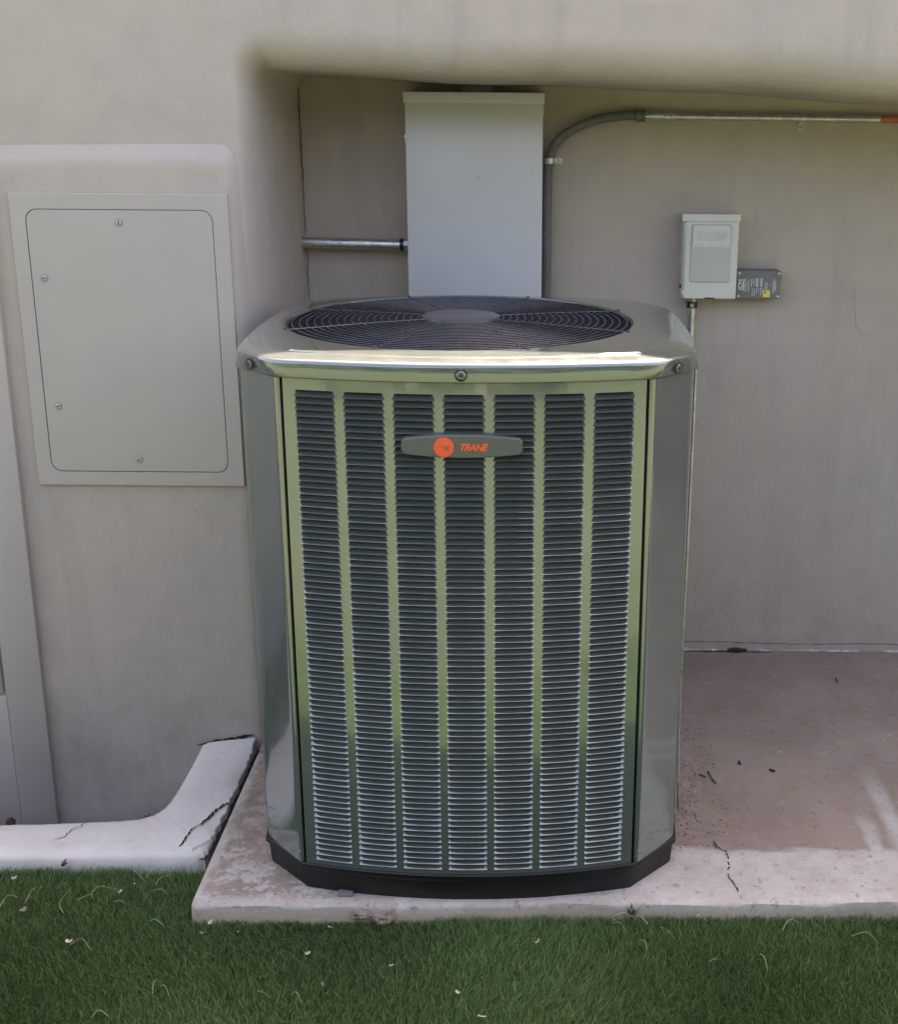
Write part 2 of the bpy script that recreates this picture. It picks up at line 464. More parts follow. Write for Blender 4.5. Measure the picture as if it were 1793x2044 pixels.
# ================================================================== GROUND
WALL_Y = 3.45; FACE_Y = 2.87; PLINTH_Y = 2.845; TOP_Z = 2.082
def slab_front(x): return 2.166 + 0.0245 * (x + 0.695)
GZ = -0.050
setting(mk('lawn_ground', [(-90, -160, GZ), (90, -160, GZ), (90, 2.40, GZ), (-90, 2.40, GZ)], [[0, 1, 2, 3]], M_TURF))

# unseen hedge added to block the niche's low sky; shows in the glossy paint
rows = []
for v in np.linspace(0, 1, 26):
    r = []
    for x in np.linspace(-16, 16, 120):
        b = 0.25 * math.sin(x * 1.7) + 0.12 * math.sin(x * 4.1 + v * 6) + random.uniform(-0.28, 0.28)
        if v < 0.8: r.append((x, -2.7 + b - 0.3 * v, GZ - 0.05 + v / 0.8 * 2.6 + random.uniform(-0.05, 0.05) + 0.2 * math.sin(x * 0.9)))
        else: r.append((x, -3.0 - (v - 0.8) * 6 + b, GZ + 2.6 + 0.2 * math.sin(x * 0.9) + random.uniform(-0.12, 0.12)))
    rows.append(r)
setting(mk('added_hedge', *grid_vf(rows), M_ADDED_HEDGE, None, False))

# concrete slab with rounded, slightly worn edges
xs = np.concatenate([[-0.694, -0.690, -0.682], np.linspace(-0.66, 1.2, 48), np.linspace(1.3, 3.3, 12)])
rows = []
prof = [(0.0, -0.16), (0.0, -0.024), (0.0006, -0.010), (0.0025, -0.0035), (0.008, -0.0006), (0.03, 0.0), (0.06, 0.0)]
for (dy, z) in prof:
    r = []
    for i, x in enumerate(xs):
        wob = 0.0035 * math.sin(x * 9 + 1) + 0.002 * math.sin(x * 31) + random.uniform(-0.0012, 0.0012)
        zz = z - (0.004 if i == 0 and z > -0.02 else 0) - (0.0012 if i == 1 and z > -0.02 else 0)
        yf = slab_front(x) + wob + dy + (0.012 if i == 0 else 0.004 if i == 1 else 0)
        r.append((x, yf, zz + (random.uniform(-0.0012, 0.0012) if -0.03 < z < 0 else 0)))
    rows.append(r)
for y in np.linspace(2.3, WALL_Y + 0.01, 14):
    rows.append([(x, y, -0.004 if i == 0 else -0.0012 if i == 1 else 0.0) for i, x in enumerate(xs)])
V, F = grid_vf(rows)
n = len(xs); b = len(V)                     # left flank
for k, r in enumerate(rows): V.append((r[0][0] + 0.001, r[0][1], -0.16))
for k in range(len(rows) - 1): F.append([k * n, (k + 1) * n, b + k + 1, b + k])
slab = mk('concrete_slab', V, F, M_SLAB, None, True, 40)
tag(slab, 'brown stained concrete slab with pale worn front edge under the condenser', 'slab')
crack_strip('crack', [(0.3925, 2.424, .0012), (0.3927, 2.396, .0012), (0.4114, 2.379, .0012), (0.414, 2.349, .0012), (0.4054, 2.284, .0012), (0.4123, 2.256, .0012), (0.4168, 2.2255, .0012)], 0.0030, (0, 0, 1), M_CRACK, slab, n=9, amp=0.0022)
crack_strip('crack', [(0.419, 2.222, .001), (0.421, 2.204, .0005)], 0.002, (0, 0, 1), M_CRACK, slab, amp=0.0008)

# white painted curb: a leg along the lawn that turns back to the wall
outer = [(-4.2, 2.33), (-2.0, 2.334), (-1.5, 2.336), (-1.15, 2.338), (-0.95, 2.343), (-0.82, 2.348), (-0.755, 2.352), (-0.722, 2.362), (-0.7110, 2.39), (-0.7095, 2.46), (-0.7085, 2.56), (-0.7080, 2.66), (-0.7070, 2.76), (-0.7060, 2.836)]
inner = [(-4.2, 2.46), (-2.0, 2.464), (-1.5, 2.468), (-1.2, 2.476), (-1.0, 2.492), (-0.93, 2.500), (-0.893, 2.512), (-0.872, 2.530), (-0.858, 2.560), (-0.852, 2.60), (-0.849, 2.66), (-0.847, 2.72), (-0.846, 2.78), (-0.845, 2.830)]
O = spline([(*p, 0) for p in outer], 6); I = spline([(*p, 0) for p in inner], 6)
prof = [(0.0, -0.14), (0.0, -0.03), (0.012, -0.013), (0.05, -0.005), (0.12, -0.001), (0.30, 0.0), (0.6, 0.001), (0.85, -0.001), (0.95, -0.006), (1.0, -0.02), (1.0, -0.32)]
rows = []
for i, (a, c) in enumerate(zip(O, I)):
    j = 0.0034 if i > len(O) * 0.55 else 0.0014
    a = a + Vector((random.uniform(-j, j), random.uniform(-j, j), 0)); r = []
    arm = max(0.0, min(1.0, (a.y - 2.36) / 0.06))           # the arm has a crisp, broken edge against the slab
    for t, z in prof:
        tt = t * (1 - 0.8 * arm) if t < 0.3 else t
        zz = z * (1 - 0.75 * arm) if -0.04 < z and t < 0.3 else z
        p = a.lerp(c, tt); lift = 0.006 * max(0.0, min(1.0, (p.y - 2.58) / 0.25)) ** 1.5 + (0.003 + 0.015 * (1 - tt)) * max(0.0, min(1.0, (p.y - 2.72) / 0.115)) ** 2
        r.append((p.x, p.y, zz + (lift if zz > -0.1 else 0) + (random.uniform(-0.0008, 0.0008) if t not in (0, 1) else 0)))
    rows.append(r)
V, F = grid_vf(rows); F = [f[::-1] for f in F]
F.append([(len(rows) - 1) * len(prof) + k for k in range(len(prof))])
curb = mk('concrete_curb', V, F, M_CURB, None, True, 50)
tag(curb, 'cracked white painted concrete curb bending from the lawn back to the wall', 'curb')
cz = 0.0032
crack_strip('crack', [(-0.708, 2.557, cz), (-0.7175, 2.550, cz), (-0.7306, 2.5247, cz), (-0.7358, 2.498, cz), (-0.7486, 2.4646, cz)], 0.0075, (0, 0, 1), M_CRACK, curb, taper=False, amp=0.002)
crack_strip('crack', [(-0.7486, 2.4646, cz), (-0.7627, 2.4472, cz), (-0.7669, 2.4195, cz), (-0.7699, 2.392, .001), (-0.776, 2.372, -.003)], 0.0045, (0, 0, 1), M_CRACK, curb, amp=0.0015)
crack_strip('crack', [(-1.005, 2.478, .002), (-1.012, 2.455, cz), (-1.03, 2.44, cz), (-1.032, 2.415, cz), (-1.055, 2.40, .002)], 0.0022, (0, 0, 1), M_CRACK, curb, amp=0.002)
mk('joint_dirt', [(-0.730, 2.36, -0.018), (-0.690, 2.36, -0.018), (-0.690, 2.85, -0.018), (-0.730, 2.85, -0.018)], [[0, 1, 2, 3]], M_CRACK, curb)
# rounded patch of bare mortar at the broken corner
pts = []
for k in range(18):
    a = 2 * math.pi * k / 18; q = 1 + 0.14 * math.sin(3 * a + 1) + random.uniform(-0.09, 0.09)
    pts.append((-0.738 + 0.026 * q * math.cos(a), 2.408 + 0.037 * q * math.sin(a)))
V = [(-0.738, 2.408, 0.0035)] + [(x * 0.85 - 0.738 * 0.15, y * 0.85 + 2.408 * 0.15, 0.0030) for x, y in pts] + [(x, y, -0.006) for x, y in pts]
F = [[0, 1 + k, 1 + (k + 1) % 18] for k in range(18)] + [[1 + k, 19 + k, 19 + (k + 1) % 18, 1 + (k + 1) % 18] for k in range(18)]
mk('mortar_patch', V, F, M_CURB, curb, True, 50)
# planter bed behind the curb
rows = []
for y in np.linspace(2.40, 2.92, 14):
    r = []
    for x in np.linspace(-4.2, -0.70, 80):
        t = (y - 2.48) / 0.36
        r.append((x, y, -0.045 - 0.23 * max(0, min(1, t)) + random.uniform(-0.008, 0.008)))
    rows.append(r)
setting(mk('soil_bed', *grid_vf(rows), M_SOIL, None, True))

# ================================================================== WALL
wall = thing('stucco_wall', 'beige stucco wall with a deep niche behind the condenser', 'wall', (0, WALL_Y, 0))
path = []                                     # edge of the niche opening: up the jamb, round the corner, along the header
JX = -0.643
def header_z(x): return 1.599 - 0.0373 * x + 0.004 * math.sin(x * 5.0) + 0.002 * math.sin(x * 13 + 1)
for z in np.linspace(-0.35, 1.54, 32):
    w = 0.003 * math.sin(z * 6) + 0.0015 * math.sin(z * 17)
    t = max(0.0, min(1.0, (z - 1.0) / 0.5))
    path.append((JX + w * (1 - t), z, (-4.2, z), 0.050 - 0.018 * t))
zc = header_z(JX)
for k in range(1, 6):
    a = math.pi / 2 * k / 6; q = 0.045
    x = JX + q - q * math.cos(a); z = zc - q + q * math.sin(a)
    out = (-4.2, z) if k < 3 else (-4.2, TOP_Z) if k == 3 else (x - (5 - k) * 0.8, TOP_Z)
    path.append((x, z, out, 0.032 + 0.058 * k / 6))
for x in np.concatenate([np.linspace(JX + 0.05, 1.3, 60), np.linspace(1.4, 3.3, 16)]):
    path.append((x, header_z(x), (x, TOP_Z), 0.088 + 0.006 * math.sin(x * 4)))
rows = []
for i, (x, z, out, r) in enumerate(path):
    d = Vector((out[0] - x, out[1] - z))
    if 31 < i < 37:
        a = math.pi / 2 * (i - 31) / 6; nx, nz = -math.cos(a), math.sin(a)
    elif i <= 31: nx, nz = -1, 0
    else: nx, nz = 0, 1
    row = [(out[0], FACE_Y, out[1])]
    row.append((x + nx * (r + 0.12), FACE_Y, z + nz * (r + 0.12)))
    row.append((x + nx * (r + 0.012), FACE_Y, z + nz * (r + 0.012)))
    for k in range(0, 9):
        a = math.pi / 2 * k / 8
        ry = r if i > 36 else r * (4.0 - 3.0 * max(0, (i - 31) / 6) if i > 31 else 4.0)
        row.append((x + nx * (r - r * math.sin(a)), FACE_Y + ry - ry * math.cos(a), z + nz * (r - r * math.sin(a))))
    row.append((x, FACE_Y + ry + 0.03, z)); row.append((x, 3.3, z)); row.append((x, WALL_Y + 0.03, z))
    rows.append(row)
V, F = grid_vf(rows)
mk('face_wall', V, F, M_STUCCO, wall, True, 60)
# back of the niche, gently uneven
rows = []
for z in np.linspace(-0.3, 1.72, 24):
    rows.append([(x, WALL_Y + 0.0015 * math.sin(x * 5 + z * 3) + 0.001 * math.sin(z * 9 - x * 4), z) for x in np.linspace(-0.70, 3.34, 44)])
mk('niche_back', *grid_vf(rows), M_STUCCO, wall, True)
# lower wall standing proud, with a sloped ledge
xs2 = [-4.2, -2.0, -1.3, -1.0, -0.8, -0.72, -0.700]
cols = [(x, 0.0) for x in xs2]
for k in range(1, 9):
    a = math.pi / 2 * k / 8; cols.append((-0.700 + 0.052 * math.sin(a), 0.20 * (1 - math.cos(a))))
cols.append((-0.6495, 0.26))
pz = [(0.024, 1.4565), (0.023, 1.4545), (0.010, 1.437), (0.004, 1.427), (0.001, 1.416), (0.0, 1.40), (0, 1.2), (0, 0.9), (0, 0.6), (0, 0.3), (0, 0.1), (0.0, 0.02), (0.001, -0.1), (0.002, -0.35)]
rows = []
for dy, z in pz:
    rows.append([(x - (0.008 * max(0, (z - 1.395)) / 0.06 if x > -0.71 else 0), PLINTH_Y + max(dy, 0) + oy + 0.0012 * math.sin(z * 8 + x * 6), z + (0.003 * math.sin(x * 6) if z > 1.39 else 0)) for x, oy in cols])
V, F = grid_vf(rows); F = [f[::-1] for f in F]
mk('plinth_wall', V, F, M_STUCCO, wall, True, 70)
# solid mass and top of the wall
V, F = box_vf(-4.2, 3.34, WALL_Y + 0.035, 3.78, -0.35, TOP_Z - 0.004); mk('wall_core', V, F, M_STUCCO, wall)
rows = [[(x, y, TOP_Z + dz) for x in np.linspace(-4.2, 3.34, 30)] for y, dz in ((FACE_Y + 0.0, 0.0), (FACE_Y + 0.015, 0.012), (FACE_Y + 0.06, 0.02), (3.72, 0.02), (3.80, 0.0))]
mk('wall_cap', *grid_vf(rows), M_STUCCO, wall, True)
V, F = box_vf(3.302, 3.5, FACE_Y + 0.002, 3.6, -0.35, TOP_Z - 0.006); mk('end_pier', V, F, M_STUCCO, wall)
# cracks in the render
cy = WALL_Y - 0.0025
crack_strip('crack', [(-0.641, cy, 1.60), (-0.6405, cy, 1.52), (-0.6395, cy, 1.43), (-0.639, cy, 1.262), (-0.6385, cy, 1.21)], 0.0022, (0, 1, 0), M_CRACK, wall, n=12, amp=0.0012)
crack_strip('crack', [(-0.6385, cy, 1.175), (-0.634, cy, 1.155), (-0.637, cy, 1.115), (-0.6365, cy, 1.05), (-0.637, cy, 0.9)], 0.0018, (0, 1, 0), M_CRACK, wall, n=8, amp=0.0014)
crack_strip('crack', [(0.86, cy, 1.10), (0.873, cy, 0.98), (0.885, cy, 0.955), (0.92, cy, 0.945)], 0.0006, (0, 1, 0), M_CRACK, wall, n=6, amp=0.001)
crack_strip('crack', [(0.30, cy, 0.030), (0.55, cy, 0.027), (0.8, cy, 0.022), (1.0, cy, 0.026), (1.25, cy, 0.018)], 0.0014, (0, 1, 0), M_CRACK, wall, n=30, amp=0.0018)
crack_strip('crack', [(-0.855, PLINTH_Y - 0.003, -0.004), (-0.80, PLINTH_Y - 0.003, 0.009), (-0.76, PLINTH_Y - 0.003, 0.018), (-0.71, PLINTH_Y - 0.003, 0.028)], 0.009, (0, 1, 0), M_CRACK, wall, n=6, amp=0.002)
# chalky sealant and dirt line where the slab meets the niche
rows = [[], [], []]
for x in np.linspace(0.2, 3.2, 150):
    q = random.uniform(0.2, 1.0) if random.random() < 0.75 else 0.05
    rows[0].append((x, WALL_Y - 0.013 * q, 0.0008)); rows[1].append((x, WALL_Y - 0.006 * q, 0.006 * q + 0.0008)); rows[2].append((x, WALL_Y + 0.002, 0.008 * q))
mk('sealant_line', *grid_vf(rows), M_CAULK, wall)
crack_strip('joint_dirt', [(0.2, WALL_Y - 0.0145, 0.0018), (0.48, WALL_Y - 0.0135, 0.0018), (0.7, WALL_Y - 0.015, 0.0018)], 0.006, (0, 0, 1), M_CRACK, wall, n=20, amp=0.002)

# ================================================================== ACCESS PANEL
ap = thing('access_panel', 'beige painted square access panel screwed to the wall left of the condenser', 'access panel', (-0.937, PLINTH_Y, 0.68))
inner_o = rounded_rect(-1.1485, -0.7305, 0.7130, 1.3190, 0.026, 6)
outer_o = []
ox0, ox1, oz0, oz1 = -1.182, -0.6955, 0.680, 1.3530
for (x, z) in inner_o:                       # outer loop point for each inner point
    cxm, czm = (ox0 + ox1) / 2, (oz0 + oz1) / 2
    dx, dz = x - cxm, z - czm
    s = min((ox1 - cxm) / max(abs(dx), 1e-6), (oz1 - czm) / max(abs(dz), 1e-6))
    outer_o.append((cxm + dx * s, czm + dz * s))
# snap corners
for cxn, czn in ((ox0, oz0), (ox0, oz1), (ox1, oz0), (ox1, oz1)):
    k = min(range(len(outer_o)), key=lambda q: (outer_o[q][0] - cxn) ** 2 + (outer_o[q][1] - czn) ** 2); outer_o[k] = (cxn, czn)
fy = PLINTH_Y - 0.009
n = len(inner_o)
V = [(x, PLINTH_Y + 0.004, z) for x, z in outer_o] + [(x, fy + 0.001, z) for x, z in outer_o] + [(x + (0.001 if x < -0.94 else -0.001), fy, z + (0.001 if z < 1 else -0.001)) for x, z in outer_o] + [(x, fy, z) for x, z in inner_o] + [(x, PLINTH_Y + 0.01, z) for x, z in inner_o]
F = []
for r in range(4):
    for i in range(n): j = (i + 1) % n; F.append([r * n + i, r * n + j, (r + 1) * n + j, (r + 1) * n + i])
mk('frame', V, F, M_PANELPAINT, ap, True, 30)
door = plate('door', rounded_rect(-1.1470, -0.7320, 0.7145, 1.3175, 0.025, 6), fy + 0.0005, PLINTH_Y + 0.006, M_PANELPAINT, ap, 0.0012)
for k, (sx, sz, an) in enumerate([(-0.9407, 1.2905, 80), (-1.1196, 1.1661, 5), (-1.1177, 0.8704, 25), (-0.9398, 0.7444, 45)]):
    s_ = disc('screw', (sx, fy + 0.0003, sz), (0, -1, 0), 0.0075, 0.0022, M_PANELPAINT, ap, 24)
    c_, d_ = math.cos(math.radians(an)), math.sin(math.radians(an)); L, W, y = 0.0052, 0.0009, fy - 0.0023
    mk('slot', [(sx + c_ * L * a - d_ * W * b_, y, sz + d_ * L * a + c_ * W * b_) for a, b_ in ((-1, -1), (1, -1), (1, 1), (-1, 1))], [[0, 1, 2, 3]], M_CRACK, s_)
    V, F = tube_vf([(sx + 0.0083 * math.cos(t), fy + 0.0003, sz + 0.0083 * math.sin(t)) for t in np.linspace(0, 2 * math.pi, 25)], 0.0005, 5); mk('rim', V, F, M_FLEX, s_)

# utility cabinet at the far left edge
uc = thing('utility_cabinet', 'tall beige painted utility cabinet with recessed door beside the access panel', 'cabinet', (-1.55, PLINTH_Y, -0.3))
cf = PLINTH_Y - 0.016
V1 = box_vf(-1.3175, -1.2255, cf, PLINTH_Y + 0.01, -0.33, 1.385, 0.002)
V2 = box_vf(-2.0, -1.318, cf + 0.0004, PLINTH_Y + 0.01, -0.33, 0.131, 0.002)
V3 = box_vf(-2.0, -1.318, cf + 0.0004, PLINTH_Y + 0.01, 1.20, 1.385, 0.002)
mk('surround', *merge(V1, V2, V3), M_PANELPAINT, uc, True, 35)
dr = box('door', -1.95, -1.327, cf + 0.006, PLINTH_Y + 0.008, 0.138, 1.195, M_PANELPAINT, uc, 0.004)
box('raised_panel', -1.93, -1.342, cf + 0.0025, cf + 0.007, 0.150, 0.300, M_PANELPAINT, dr, 0.002)
box('raised_panel', -1.93, -1.335, cf - 0.004, cf + 0.007, 0.335, 1.17, M_PANELPAINT, dr, 0.003)

# ================================================================== ELECTRICAL FIXTURES ON THE NICHE WALL
ep = thing('electrical_panel', 'tall grey steel electrical panel box on the niche wall behind the condenser', 'electrical box', (-0.173, WALL_Y, 0.88))
box('enclosure', -0.3475, 0.0015, 3.335, WALL_Y + 0.002, 0.88, 1.556, M_GREYBOX, ep, 0.002)
box('door', -0.3495, 0.0030, 3.3285, 3.336, 0.882, 1.557, M_GREYBOX, ep, 0.002)
V, F = merge(box_vf(-0.3535, 0.0065, 3.3255, 3.333, 1.5555, 1.5795, 0.0012), box_vf(-0.3535, 0.0065, 3.3262, WALL_Y + 0.002, 1.5785, 1.5815, 0.0009))
mk('rain_hood', V, F, M_GREYBOX, ep, True, 35)
for sx in (-0.2005, -0.139):
    disc('screw', (sx, 3.418, 1.5885), (0, -1, 0), 0.0040, 0.006, M_PRINT, ep, 12)
box('hub_plate', -0.21, -0.13, 3.436, WALL_Y + 0.001, 1.5815, 1.600, M_GREYBOX, ep, 0.001)
box('latch', -0.3545, -0.3480, 3.345, 3.365, 1.455, 1.478, M_SCREW, ep, 0.001)
box('latch', -0.3530, -0.3480, 3.345, 3.362, 1.125, 1.165, M_SCREW, ep, 0.001)
disc('screw', (0.0012, 3.35, 1.503), (1, 0, 0), 0.0038, 0.005, M_SCREW, ep, 12)
box('hinge', 0.0016, 0.0058, 3.337, 3.345, 1.525, 1.548, M_GREYBOX, ep, 0.0008)
V = [(-0.163 + a, 3.3280, 1.371 + c) for a, c in ((-0.005, 0.004), (0.0, 0.001), (0.004, -0.003), (0.006, -0.007), (0.001, -0.002), (-0.004, 0.002))]
mk('scratch', V, [[0, 1, 2, 3, 4, 5]], M_FLEX, ep)

gp = thing('galvanised_pipe', 'short galvanised pipe running from the niche corner into the grey box', 'pipe', (-0.5, 3.40, 1.194))
tube('pipe', [(-0.668, 3.40, 1.1965), (-0.375, 3.40, 1.1915)], 0.0142, M_GALV, gp, 20)
tube('compression_ring', [(-0.3775, 3.40, 1.1915), (-0.3765, 3.40, 1.1915), (-0.368, 3.40, 1.1913), (-0.367, 3.40, 1.1913)], [0.0145, 0.0168, 0.0168, 0.0145], M_BLUECAP, gp, 20)
tube('locknut', [(-0.367, 3.40, 1.1913), (-0.362, 3.40, 1.1912), (-0.3615, 3.40, 1.1912), (-0.346, 3.40, 1.191)], [0.0145, 0.0145, 0.0165, 0.0165], M_GALV, gp, 8)

fx = thing('flexible_conduit', 'dark grey flexible conduit curving up beside the tall grey box', 'conduit', (0.017, 3.425, 0.0))
fp = spline([(0.017, 3.425, 0.002), (0.017, 3.425, 0.5), (0.0165, 3.425, 1.06), (0.0165, 3.425, 1.31), (0.0215, 3.425, 1.415), (0.052, 3.425, 1.472), (0.129, 3.425, 1.5125), (0.205, 3.425, 1.5270), (0.252, 3.425, 1.5285)], 24)
# ribbed jacket: radius ripples along the run
P2 = []; rr = []
acc = 0
for i in range(len(fp) - 1):
    seg = (fp[i + 1] - fp[i]); L = seg.length; k = max(1, int(L / 0.0022))
    for q in range(k):
        P2.append(fp[i] + seg * q / k); rr.append(0.0122 + 0.0005 * math.sin(acc / 0.0088 * 2 * math.pi)); acc += L / k
mk('jacket', *tube_vf(P2, rr, 14), M_FLEX, fx, True, 60)
tube('gland_nut', [(0.2455, 3.425, 1.5285), (0.2465, 3.425, 1.5285), (0.262, 3.425, 1.5284), (0.263, 3.425, 1.5284), (0.2645, 3.425, 1.5284), (0.272, 3.425, 1.5283)], [0.0125, 0.0165, 0.0165, 0.0145, 0.017, 0.016], M_FLEX, fx, 10)

mc = thing('metal_conduit', 'thin shiny metal conduit running right along the niche wall', 'conduit', (0.3, 3.425, 1.527))
tube('coupling', [(0.270, 3.425, 1.5283), (0.318, 3.425, 1.5278), (0.3185, 3.425, 1.5278), (0.330, 3.425, 1.5274), (0.3305, 3.425, 1.5274), (0.344, 3.425, 1.527)], [0.0112, 0.0112, 0.0132, 0.0132, 0.0122, 0.0122], M_GALV, mc, 16)
tube('pipe', [(0.340, 3.425, 1.527), (0.7, 3.425, 1.5252), (1.2, 3.425, 1.5225), (3.31, 3.425, 1.512)], 0.0091, M_GALV, mc, 16)
for xk in (0.322, 0.338):
    disc('set_screw', (xk, 3.4125, 1.5276), (0, -1, 0), 0.003, 0.003, M_SCREW, mc, 10)
tube('tape_wrap', [(0.888, 3.425, 1.5242), (1.02, 3.425, 1.5235)], 0.0096, M_TAPE, mc, 16)

def strap(name, label, c, axis, tab, r, mat):
    s = thing(name, label, 'strap', c, 0, 'straps holding the conduit')
    c = Vector(c); axis = Vector(axis); tab = Vector(tab); outv = Vector((0, -1, 0))
    rows = []
    for w in (-0.007, 0.007):
        r_ = [c + axis * w - tab * (r + 0.004) + Vector((0, 0.022, 0))]
        for k in range(0, 9):
            a = math.pi * k / 8
            r_.append(c + axis * w + (-tab * math.cos(a) + outv * math.sin(a)) * (r + 0.0015))
        r_.append(c + axis * w + tab * (r + 0.0025) + Vector((0, 0.021, 0)))
        r_.append(c + axis * w + tab * (r + 0.022) + Vector((0, 0.021, 0)))
        rows.append(r_)
    V, F = grid_vf(rows)
    mk('band', V, F, mat, s, True, 50)
    disc('screw', c + tab * (r + 0.014) + Vector((0, 0.021, 0)), (0, -1, 0), 0.0045, 0.003, M_SCREW, s, 12)
strap('pipe_strap', 'bright one-hole strap on the flexible conduit below its bend', (0.0205, 3.425, 1.4115), (0, 0, 1), (1, 0, 0), 0.0125, M_GALV)
strap('pipe_strap', 'small strap hanging under the thin horizontal metal conduit', (0.686, 3.425, 1.5253), (1, 0, 0), (0, 0, -1), 0.0092, M_GALV)

dc_ = thing('disconnect_box', 'pale grey disconnect box with raised front panel on the niche wall', 'electrical box', (0.449, WALL_Y, 1.058))
box('body', 0.3785, 0.5215, 3.3655, WALL_Y + 0.002, 1.0590, 1.268, M_DISC, dc_, 0.003)
cov = plate('cover', rounded_rect(0.382, 0.5235, 1.0585, 1.270, 0.005, 3), 3.358, 3.367, M_DISC, dc_, 0.003)
plate('front_panel', rounded_rect(0.3975, 0.5040, 1.1035, 1.2560, 0.008, 5), 3.3545, 3.3585, M_DISCPANEL, cov, 0.002)
# upper sloped logo field with raised slanted lettering, too worn to read
V = [(0.402, 3.3515, 1.2525), (0.4995, 3.3515, 1.2525), (0.4995, 3.3505, 1.2085), (0.402, 3.3505, 1.2085), (0.4005, 3.3555, 1.2545), (0.501, 3.3555, 1.2545), (0.501, 3.3555, 1.1925), (0.4005, 3.3555, 1.1925)]
mk('logo_field', V, [[0, 1, 2, 3], [4, 5, 1, 0], [5, 6, 2, 1], [6, 7, 3, 2], [7, 4, 0, 3]], M_DISC, cov, True, 20)
def bar_vf(x0, z0, x1, z1, w, y0, y1):
    t = Vector((x1 - x0, 0, z1 - z0)).normalized(); s = Vector((-t.z, 0, t.x)) * w / 2
    A, B = Vector((x0, 0, z0)), Vector((x1, 0, z1)); V = []
    for y in (y1, y0):
        for p in (A - s, B - s, B + s, A + s): V.append((p.x, y, p.z))
    return V, [[0, 1, 5, 4], [1, 2, 6, 5], [2, 3, 7, 6], [3, 0, 4, 7], [4, 5, 6, 7]]
strokes = [(0.4105, 1.236, 0.488, 1.236)]
for xk in (0.414, 0.422, 0.430, 0.439, 0.449, 0.458): strokes.append((xk, 1.2145, xk + 0.006, 1.233 if xk > 0.445 else 1.230))
strokes += [(0.430, 1.2145, 0.439, 1.2145), (0.449, 1.2145, 0.458, 1.2145), (0.468, 1.2155, 0.474, 1.233), (0.468, 1.2155, 0.481, 1.2155), (0.468, 1.224, 0.482, 1.224), (0.478, 1.216, 0.484, 1.233), (0.488, 1.213, 0.4925, 1.236)]
mk('embossed_lettering', *merge(*[bar_vf(*s, 0.0028, 3.3488, 3.352) for s in strokes]), M_DISC, cov)
plate('hood', rounded_rect(0.3725, 0.5255, 1.2630, 1.2815, 0.001, 1), 3.3535, WALL_Y + 0.002, M_DISC, dc_, 0.001)
box('latch_slot', 0.4400, 0.4660, 3.3570, 3.3595, 1.0592, 1.0628, M_BLACK, dc_, 0.0004)
box('hasp', 0.3770, 0.3850, 3.357, 3.372, 1.068, 1.0795, M_GALV, dc_, 0.0008)
box('hasp', 0.3745, 0.3790, 3.375, 3.390, 1.085, 1.093, M_BLACK, dc_, 0.0008)

sm = thing('surge_module', 'dark grey printed module fixed beside the pale disconnect box', 'module', (0.591, WALL_Y, 1.0545))
plate('case', rounded_rect(0.5300, 0.6505, 1.0545, 1.1305, 0.006, 4), 3.4025, WALL_Y + 0.001, M_MODULE, sm, 0.002)
plate('lid', rounded_rect(0.5310, 0.6495, 1.0555, 1.1295, 0.006, 4), 3.3990, 3.4030, M_MODULE, sm, 0.001)
for sx, sz in ((0.5365, 1.1235), (0.6440, 1.1235), (0.5365, 1.0615), (0.6440, 1.0615)):
    disc('screw', (sx, 3.3995, sz), (0, -1, 0), 0.0036, 0.002, M_PALE, sm, 14)
def vtext(name, body, x, z, size, parent, offset=0.0):
    V, F = text_vf(body, size, 0.0002, 0, offset)
    mk(name, [(x - v.y, 3.3985 - v.z, z + v.x) for v in V], F, M_PRINT, parent)
vtext('lettering', 'ICM', 0.5415, 1.093, 0.0165, sm, 0.0004)
vtext('lettering', 'ICM517A', 0.5525, 1.092, 0.0088, sm, 0.0002)
strokes = []
sw = [(0.5495 - 0.003 + 0.0 * k, 0, 0, 0) for k in range(0)]
for x, z0, z1, w in [(0.5590, 1.077, 1.102, 0.0013), (0.5640, 1.073, 1.107, 0.0013), (0.5710, 1.087, 1.109, 0.0018), (0.5755, 1.094, 1.108, 0.001), (0.5800, 1.089, 1.109, 0.0011), (0.5845, 1.087, 1.111, 0.0018), (0.5875, 1.087, 1.111, 0.0018), (0.5955, 1.087, 1.111, 0.0018), (0.5990, 1.087, 1.111, 0.0018),
                     (0.5740, 1.063, 1.083, 0.0013), (0.5795, 1.063, 1.082, 0.0013), (0.5850, 1.068, 1.084, 0.0013), (0.5905, 1.073, 1.084, 0.0012), (0.5960, 1.064, 1.084, 0.0014), (0.6015, 1.067, 1.084, 0.0013),
                     (0.6085, 1.078, 1.101, 0.0014), (0.6135, 1.080, 1.099, 0.0013), (0.6290, 1.070, 1.110, 0.001), (0.6315, 1.078, 1.102, 0.001), (0.6340, 1.074, 1.108, 0.001), (0.6365, 1.079, 1.102, 0.001)]:
    strokes.append(bar_vf(x, z0, x, z1, w, 3.3984, 3.3995))
mk('small_print', *merge(*strokes), M_PRINT, sm)
V = []; F = []
P = [(0.5455 + 0.0035 * math.sin(t), 1.074 + 0.037 * k / 14) for k, t in [(k, math.pi * k / 14) for k in range(15)]]
mk('swoosh', *grid_vf([[(x + 0.0013 * math.sin(math.pi * k / 14), 3.3984, z) for k, (x, z) in enumerate(P)], [(x - 0.0013 * math.sin(math.pi * k / 14), 3.3984, z) for k, (x, z) in enumerate(P)]]), M_PRINT, sm)
st = mk('sticker', *box_vf(0.6035, 0.6215, 3.3982, 3.3995, 1.0595, 1.0775), M_YELLOW, sm)
disc('dot', (0.609, 3.3983, 1.0722), (0, -1, 0), 0.0026, 0.0003, M_BLACK, st, 10)
disc('indicator', (0.6205, 3.3992, 1.093), (0, -1, 0), 0.0024, 0.0015, M_GREENLED, sm, 10)

